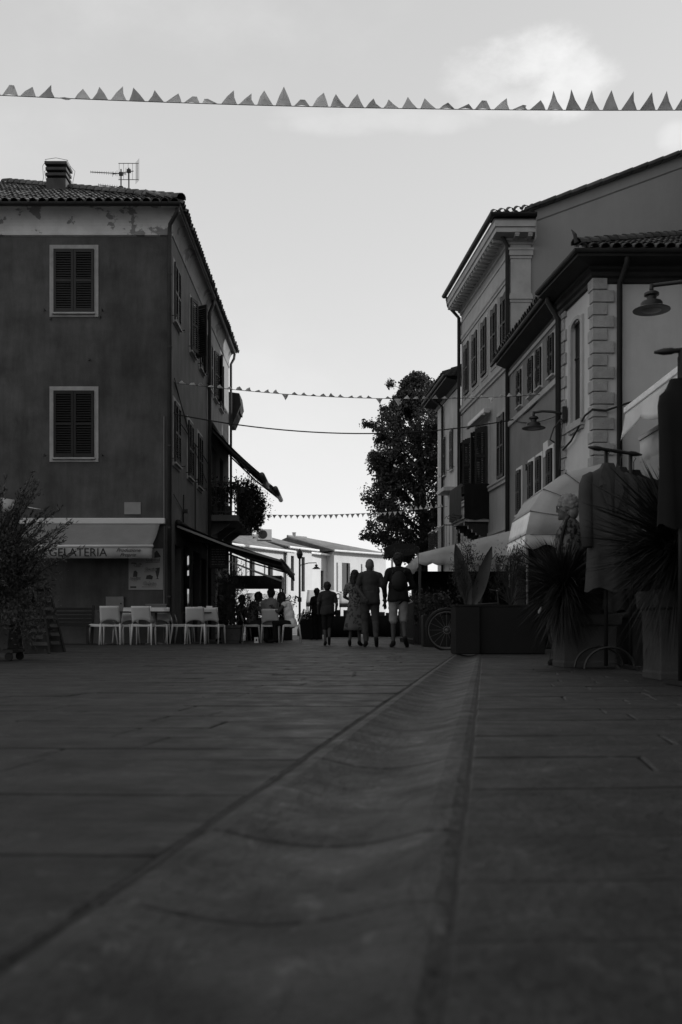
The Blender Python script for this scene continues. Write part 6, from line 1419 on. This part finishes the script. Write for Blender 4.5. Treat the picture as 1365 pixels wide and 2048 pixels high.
    if skirt:
        zt_, zb_, r0, r1 = [v * k for v in skirt]; p = J['pel']; rows = []
        for i in range(8):
            f = i / 7; r = r0 + (r1 - r0) * f ** .8; rows.append([(p.x + r * (1 + .06 * f * sin(a_ * 7)) * cos(a_), p.y * (1 - f * .3) + r * .78 * (1 + .06 * f * sin(a_ * 7 + 1)) * sin(a_), zt_ + (zb_ - zt_) * f) for a_ in [2 * pi * q / 40 for q in range(41)]])
        MB().surf(rows).build('skirt', MT[legs], t, world=False, smooth=True, thick=.008)
    else:
        mb = MB(); ell(mb, J['pel'] - UP * .02 * k, .17 * k, .132 * k * g, .135 * k)
        for s_ in 'lr':
            hp, kn, an = J['h' + s_], J['k' + s_], J['a' + s_]
            cap(mb, hp, kn, .094 * k * g, .068 * k)
            if leg == 'long': cap(mb, kn, kn.lerp(an, .9), .066 * k, .055 * k)
            elif leg == 'knee': cap(mb, hp.lerp(kn, .5), kn.lerp(an, .03), .084 * k, .076 * k)
        soft(mb, 'trousers', legs, t, .012, 3, (.12, .035))
    for s_ in 'lr':
        mb = MB(); an, ft = J['a' + s_], J['f' + s_]; cap(mb, an - UP * .015 * k - (ft - an) * .18, ft + (ft - an).normalized() * .03 * k, .046 * k, .040 * k); cap(mb, an + UP * .01 * k, an - UP * .03 * k, .046 * k, .046 * k); soft(mb, 'shoe', shoe, t, .012, 2)
    # hair
    mb = MB()
    if bald: ell(mb, h + UP * .022 * k - fa * .012 * k, .085 * k, .100 * k, .116 * k)
    else: ell(mb, h + UP * .044 * k - fa * .014 * k, .100 * k, .108 * k, .114 * k); ell(mb, h - fa * .04 * k - UP * .02 * k, .074 * k, .065 * k, .085 * k)
    if long_hair:
        for x in (-.05, 0, .05): cap(mb, h + sd * x * k - fa * .05 * k, h + sd * x * 1.5 * k - fa * .085 * k - UP * .36 * k, .058 * k, .04 * k)
        for s_ in (-1, 1): cap(mb, h + sd * s_ * .06 * k, h + sd * s_ * .085 * k + fa * .01 * k - UP * .24 * k, .034 * k, .03 * k)
    o = soft(mb, 'hair', hair, t, .010, 2, (.03, .04 if not bald else .008))
    return t, J, k
gp = lambda px, Y_: ((px - CX) / F_PX * Y_, Y_, 0)
stride = dict(kl=(-.085, .14, .52), al=(-.085, .10, .095), fl=(-.09, .25, .045), kr=(.09, -.02, .50), ar=(.095, -.30, .17), fr=(.105, -.19, .05), pel=(0, 0, .945))
# walking boy
person('boy in dark T-shirt and black shorts walking away, left of the group', gp(655, 20.9), .05, 1.34, {**stride, 'kl': (-.07, .02, .50), 'al': (-.05, -.03, .085), 'fl': (-.06, .12, .035), 'kr': (.06, .05, .50), 'ar': (.045, -.18, .20), 'fr': (.05, -.12, .07), 'el': (-.25, -.06, 1.14), 'wl': (-.24, .10, .92), 'er': (.26, -.02, 1.14), 'wr': (.24, .14, .95), 'hed': (0, .03, 1.60)}, top='cloth_dark', legs='cloth_black', leg='knee', hair='hair_dark')
person('girl with long dark hair in a patterned dress, turned towards the older man', gp(711, 20.6), -.15, 1.56, {**stride, 'kr': (.08, .06, .50), 'ar': (.10, -.02, .085), 'fr': (.12, .12, .035), 'kl': (-.09, .10, .5), 'al': (-.11, -.16, .10), 'fl': (-.13, .0, .04), 'el': (-.26, .05, 1.14), 'wl': (-.12, .22, 1.05), 'er': (.22, .03, 1.13), 'wr': (.12, .20, 1.02)}, top='cloth_print', legs='cloth_floral', skirt=(1.03, .36, .14, .27), hair='hair_dark', long_hair=True, fem=True, head_turn=-1.1, sleeve='short')
person('older man with cropped grey hair in polo shirt and jeans, walking away', gp(741, 19.5), 0, 1.74, {**stride, 'kl': (-.10, .06, .50), 'al': (-.085, .02, .085), 'fl': (-.10, .17, .035), 'kr': (.10, .0, .50), 'ar': (.11, -.24, .16), 'fr': (.12, -.14, .05), 'el': (-.26, -.10, 1.15), 'wl': (-.13, -.17, .98), 'er': (.27, -.05, 1.13), 'wr': (.29, .03, .87), 'hed': (-.01, .03, 1.60)}, top='cloth_polo', legs='cloth_denim', hair='hair_grey', bald=True, fat=1.12)
tp, J_, k_ = person('young man in black top and pale shorts walking away, rightmost of the group', gp(797, 19.0), .02, 1.80, {**stride, 'kl': (-.09, .03, .50), 'al': (-.09, .0, .085), 'fl': (-.11, .15, .035), 'kr': (.10, .06, .51), 'ar': (.11, -.20, .16), 'fr': (.15, -.10, .05), 'el': (-.27, -.06, 1.14), 'wl': (-.24, .08, .92), 'er': (.27, .04, 1.14), 'wr': (.20, .25, 1.08), 'hed': (0, .02, 1.605)}, top='cloth_black', legs='cloth_light', leg='knee', hair='hair_dark', sleeve='long', fat=1.08)
mb = MB(); ell(mb, (0, 0, 0), .15, .07, .20); bp = thing('backpack', 'black backpack on the back of the young man', 'backpack', (tp.matrix_basis.translation.x, 18.86, 1.25)); soft(mb, 'pack', 'planter_black', bp, .012)
mb = MB()
for s_ in (-1, 1): mb.tube([(s_ * .10, -.0, .16), (s_ * .12, .07, .22), (s_ * .13, .15, .20), (s_ * .13, .2, .05)], .018, 6)
mb.build('strap', MT['planter_black'], bp, world=False)
sit = dict(pel=(0, -.02, .53), che=(0, -.04, .86), nek=(0, -.02, 1.05), hed=(0, .02, 1.21), hl=(-.09, .0, .51), hr=(.09, .0, .51), kl=(-.11, .42, .52), kr=(.11, .42, .52), al=(-.11, .38, .09), ar=(.11, .38, .09), fl=(-.12, .53, .035), fr=(.12, .53, .035),
           sl=(-.175, -.03, 1.0), sr=(.175, -.03, 1.0), el=(-.24, .08, .76), er=(.24, .08, .76), wl=(-.16, .30, .78), wr=(.16, .30, .78))
def on_chair(px, Y_): return gp(px, Y_)
person('man in pale shirt seated with his back to us at the bar table', on_chair(542, 24.98), 0, 1.78, {**sit, 'che': (0, .02, .87), 'nek': (0, .08, 1.06), 'hed': (0, .14, 1.20), 'sl': (-.185, .05, 1.0), 'sr': (.185, .05, 1.0)}, top='cloth_light', legs='cloth_dark', hair='hair_dark', fat=1.15)
person('woman in dark patterned top seated left at the bar table, facing right', on_chair(503, 25.05), -1.45, 1.66, {**sit, 'che': (0, .06, .87), 'nek': (0, .13, 1.05), 'hed': (0, .20, 1.20), 'sl': (-.16, .12, 1.0), 'sr': (.16, .12, 1.0), 'el': (-.2, .28, .80), 'er': (.22, .30, .80), 'wl': (-.1, .50, .86), 'wr': (.14, .55, .80)}, top='cloth_print', legs='cloth_dark', hair='hair_dark', fem=True)
person('woman with long dark hair in white top seated right, facing the table', on_chair(582, 24.75), 1.55, 1.66, {**sit, 'che': (0, .08, .87), 'nek': (0, .18, 1.04), 'hed': (0, .26, 1.18), 'sl': (-.15, .16, 1.0), 'sr': (.15, .16, 1.0), 'el': (-.2, .32, .80), 'er': (.2, .32, .80), 'wl': (-.1, .46, .92), 'wr': (.1, .46, .92)}, top='cloth_white', legs='cloth_black', hair='hair_dark', long_hair=True, fem=True, sleeve='none')
person('man in black seated at a table under the kiosk fascia, beyond the oleander', gp(484, 29.0), -1.2, 1.72, sit, top='cloth_black', legs='cloth_black', hair='hair_dark')
for px_, lb in ((484, 'white chair under the man in black beyond the oleander'),): copy_thing(c0, gp(px_, 28.95), -1.2, lb)
person('dark figure standing beyond the walking boy, half hidden by him', gp(634, 31.5), .6, 1.62, {}, top='cloth_black', legs='cloth_black', hair='hair_dark')
person('shadowed waiter standing by the bar doors behind the oleander', gp(449, 27.6), 2.4, 1.74, {}, top='cloth_black', legs='cloth_black', hair='hair_dark')
tw, Jw, kw = person('fair-haired woman with glasses looking left from among the market stalls', gp(1141, 9.9), 1.25, 1.69, {'hed': (0, .03, 1.61)}, skin='skin_light', top='cloth_print', legs='cloth_dark', hair='hair_fair', fem=True, fat=1.15)
hw = Jw['hed']; mb = MB()
for s_ in (-1, 1):
    mb.tube([(s_ * .034 + .026 * cos(a_), .098 + hw.y, hw.z + .012 + .02 * sin(a_)) for a_ in [2 * pi * q / 14 for q in range(15)]], .0028, 5, caps=False); mb.tube([(s_ * .062, hw.y + .095, hw.z + .016), (s_ * .08, hw.y + .05, hw.z + .016), (s_ * .082, hw.y - .03, hw.z + .010)], .0028, 5)
mb.tube([(-.010, hw.y + .102, hw.z + .014), (.010, hw.y + .102, hw.z + .014)], .0026, 5)
gl = mb.build('glasses', MT['black_metal'], tw, world=False)
for s_ in (-1, 1):
    mb = MB(); ell(mb, (s_ * .032, hw.y + .079, hw.z + .012), .013, .010, .008, 10); mb.build('eye', MT['cloth_white'], tw, world=False, smooth=True)
    mb = MB(); ell(mb, (s_ * .032, hw.y + .087, hw.z + .012), .006, .004, .006, 8); mb.build('iris', MT['ink'], tw, world=False, smooth=True)
mb = MB(); ell(mb, (hw.x, hw.y - .02, hw.z + .045), .088, .092, .088); ell(mb, (hw.x, hw.y - .055, hw.z - .03), .084, .06, .08); cap(mb, (-.045, hw.y + .066, hw.z + .094), (.05, hw.y + .07, hw.z + .086), .020, .022); soft(mb, 'fringe', 'hair_fair', tw, .010, 3)
bg_ = thing('shoulder_bag', 'dark shoulder bag strap and bag on the woman with glasses', 'bag', (tw.matrix_basis.translation.x - .15, 9.72, 1.1)); mb = MB(); ell(mb, (0, 0, -.1), .05, .12, .12); soft(mb, 'bag', 'planter_black', bg_, .012)
MB().tube([(0, 0, 0), (.03, -.04, .2), (.06, -.06, .32), (.10, 0, .36)], .016, 6).build('strap', MT['planter_black'], bg_, world=False)
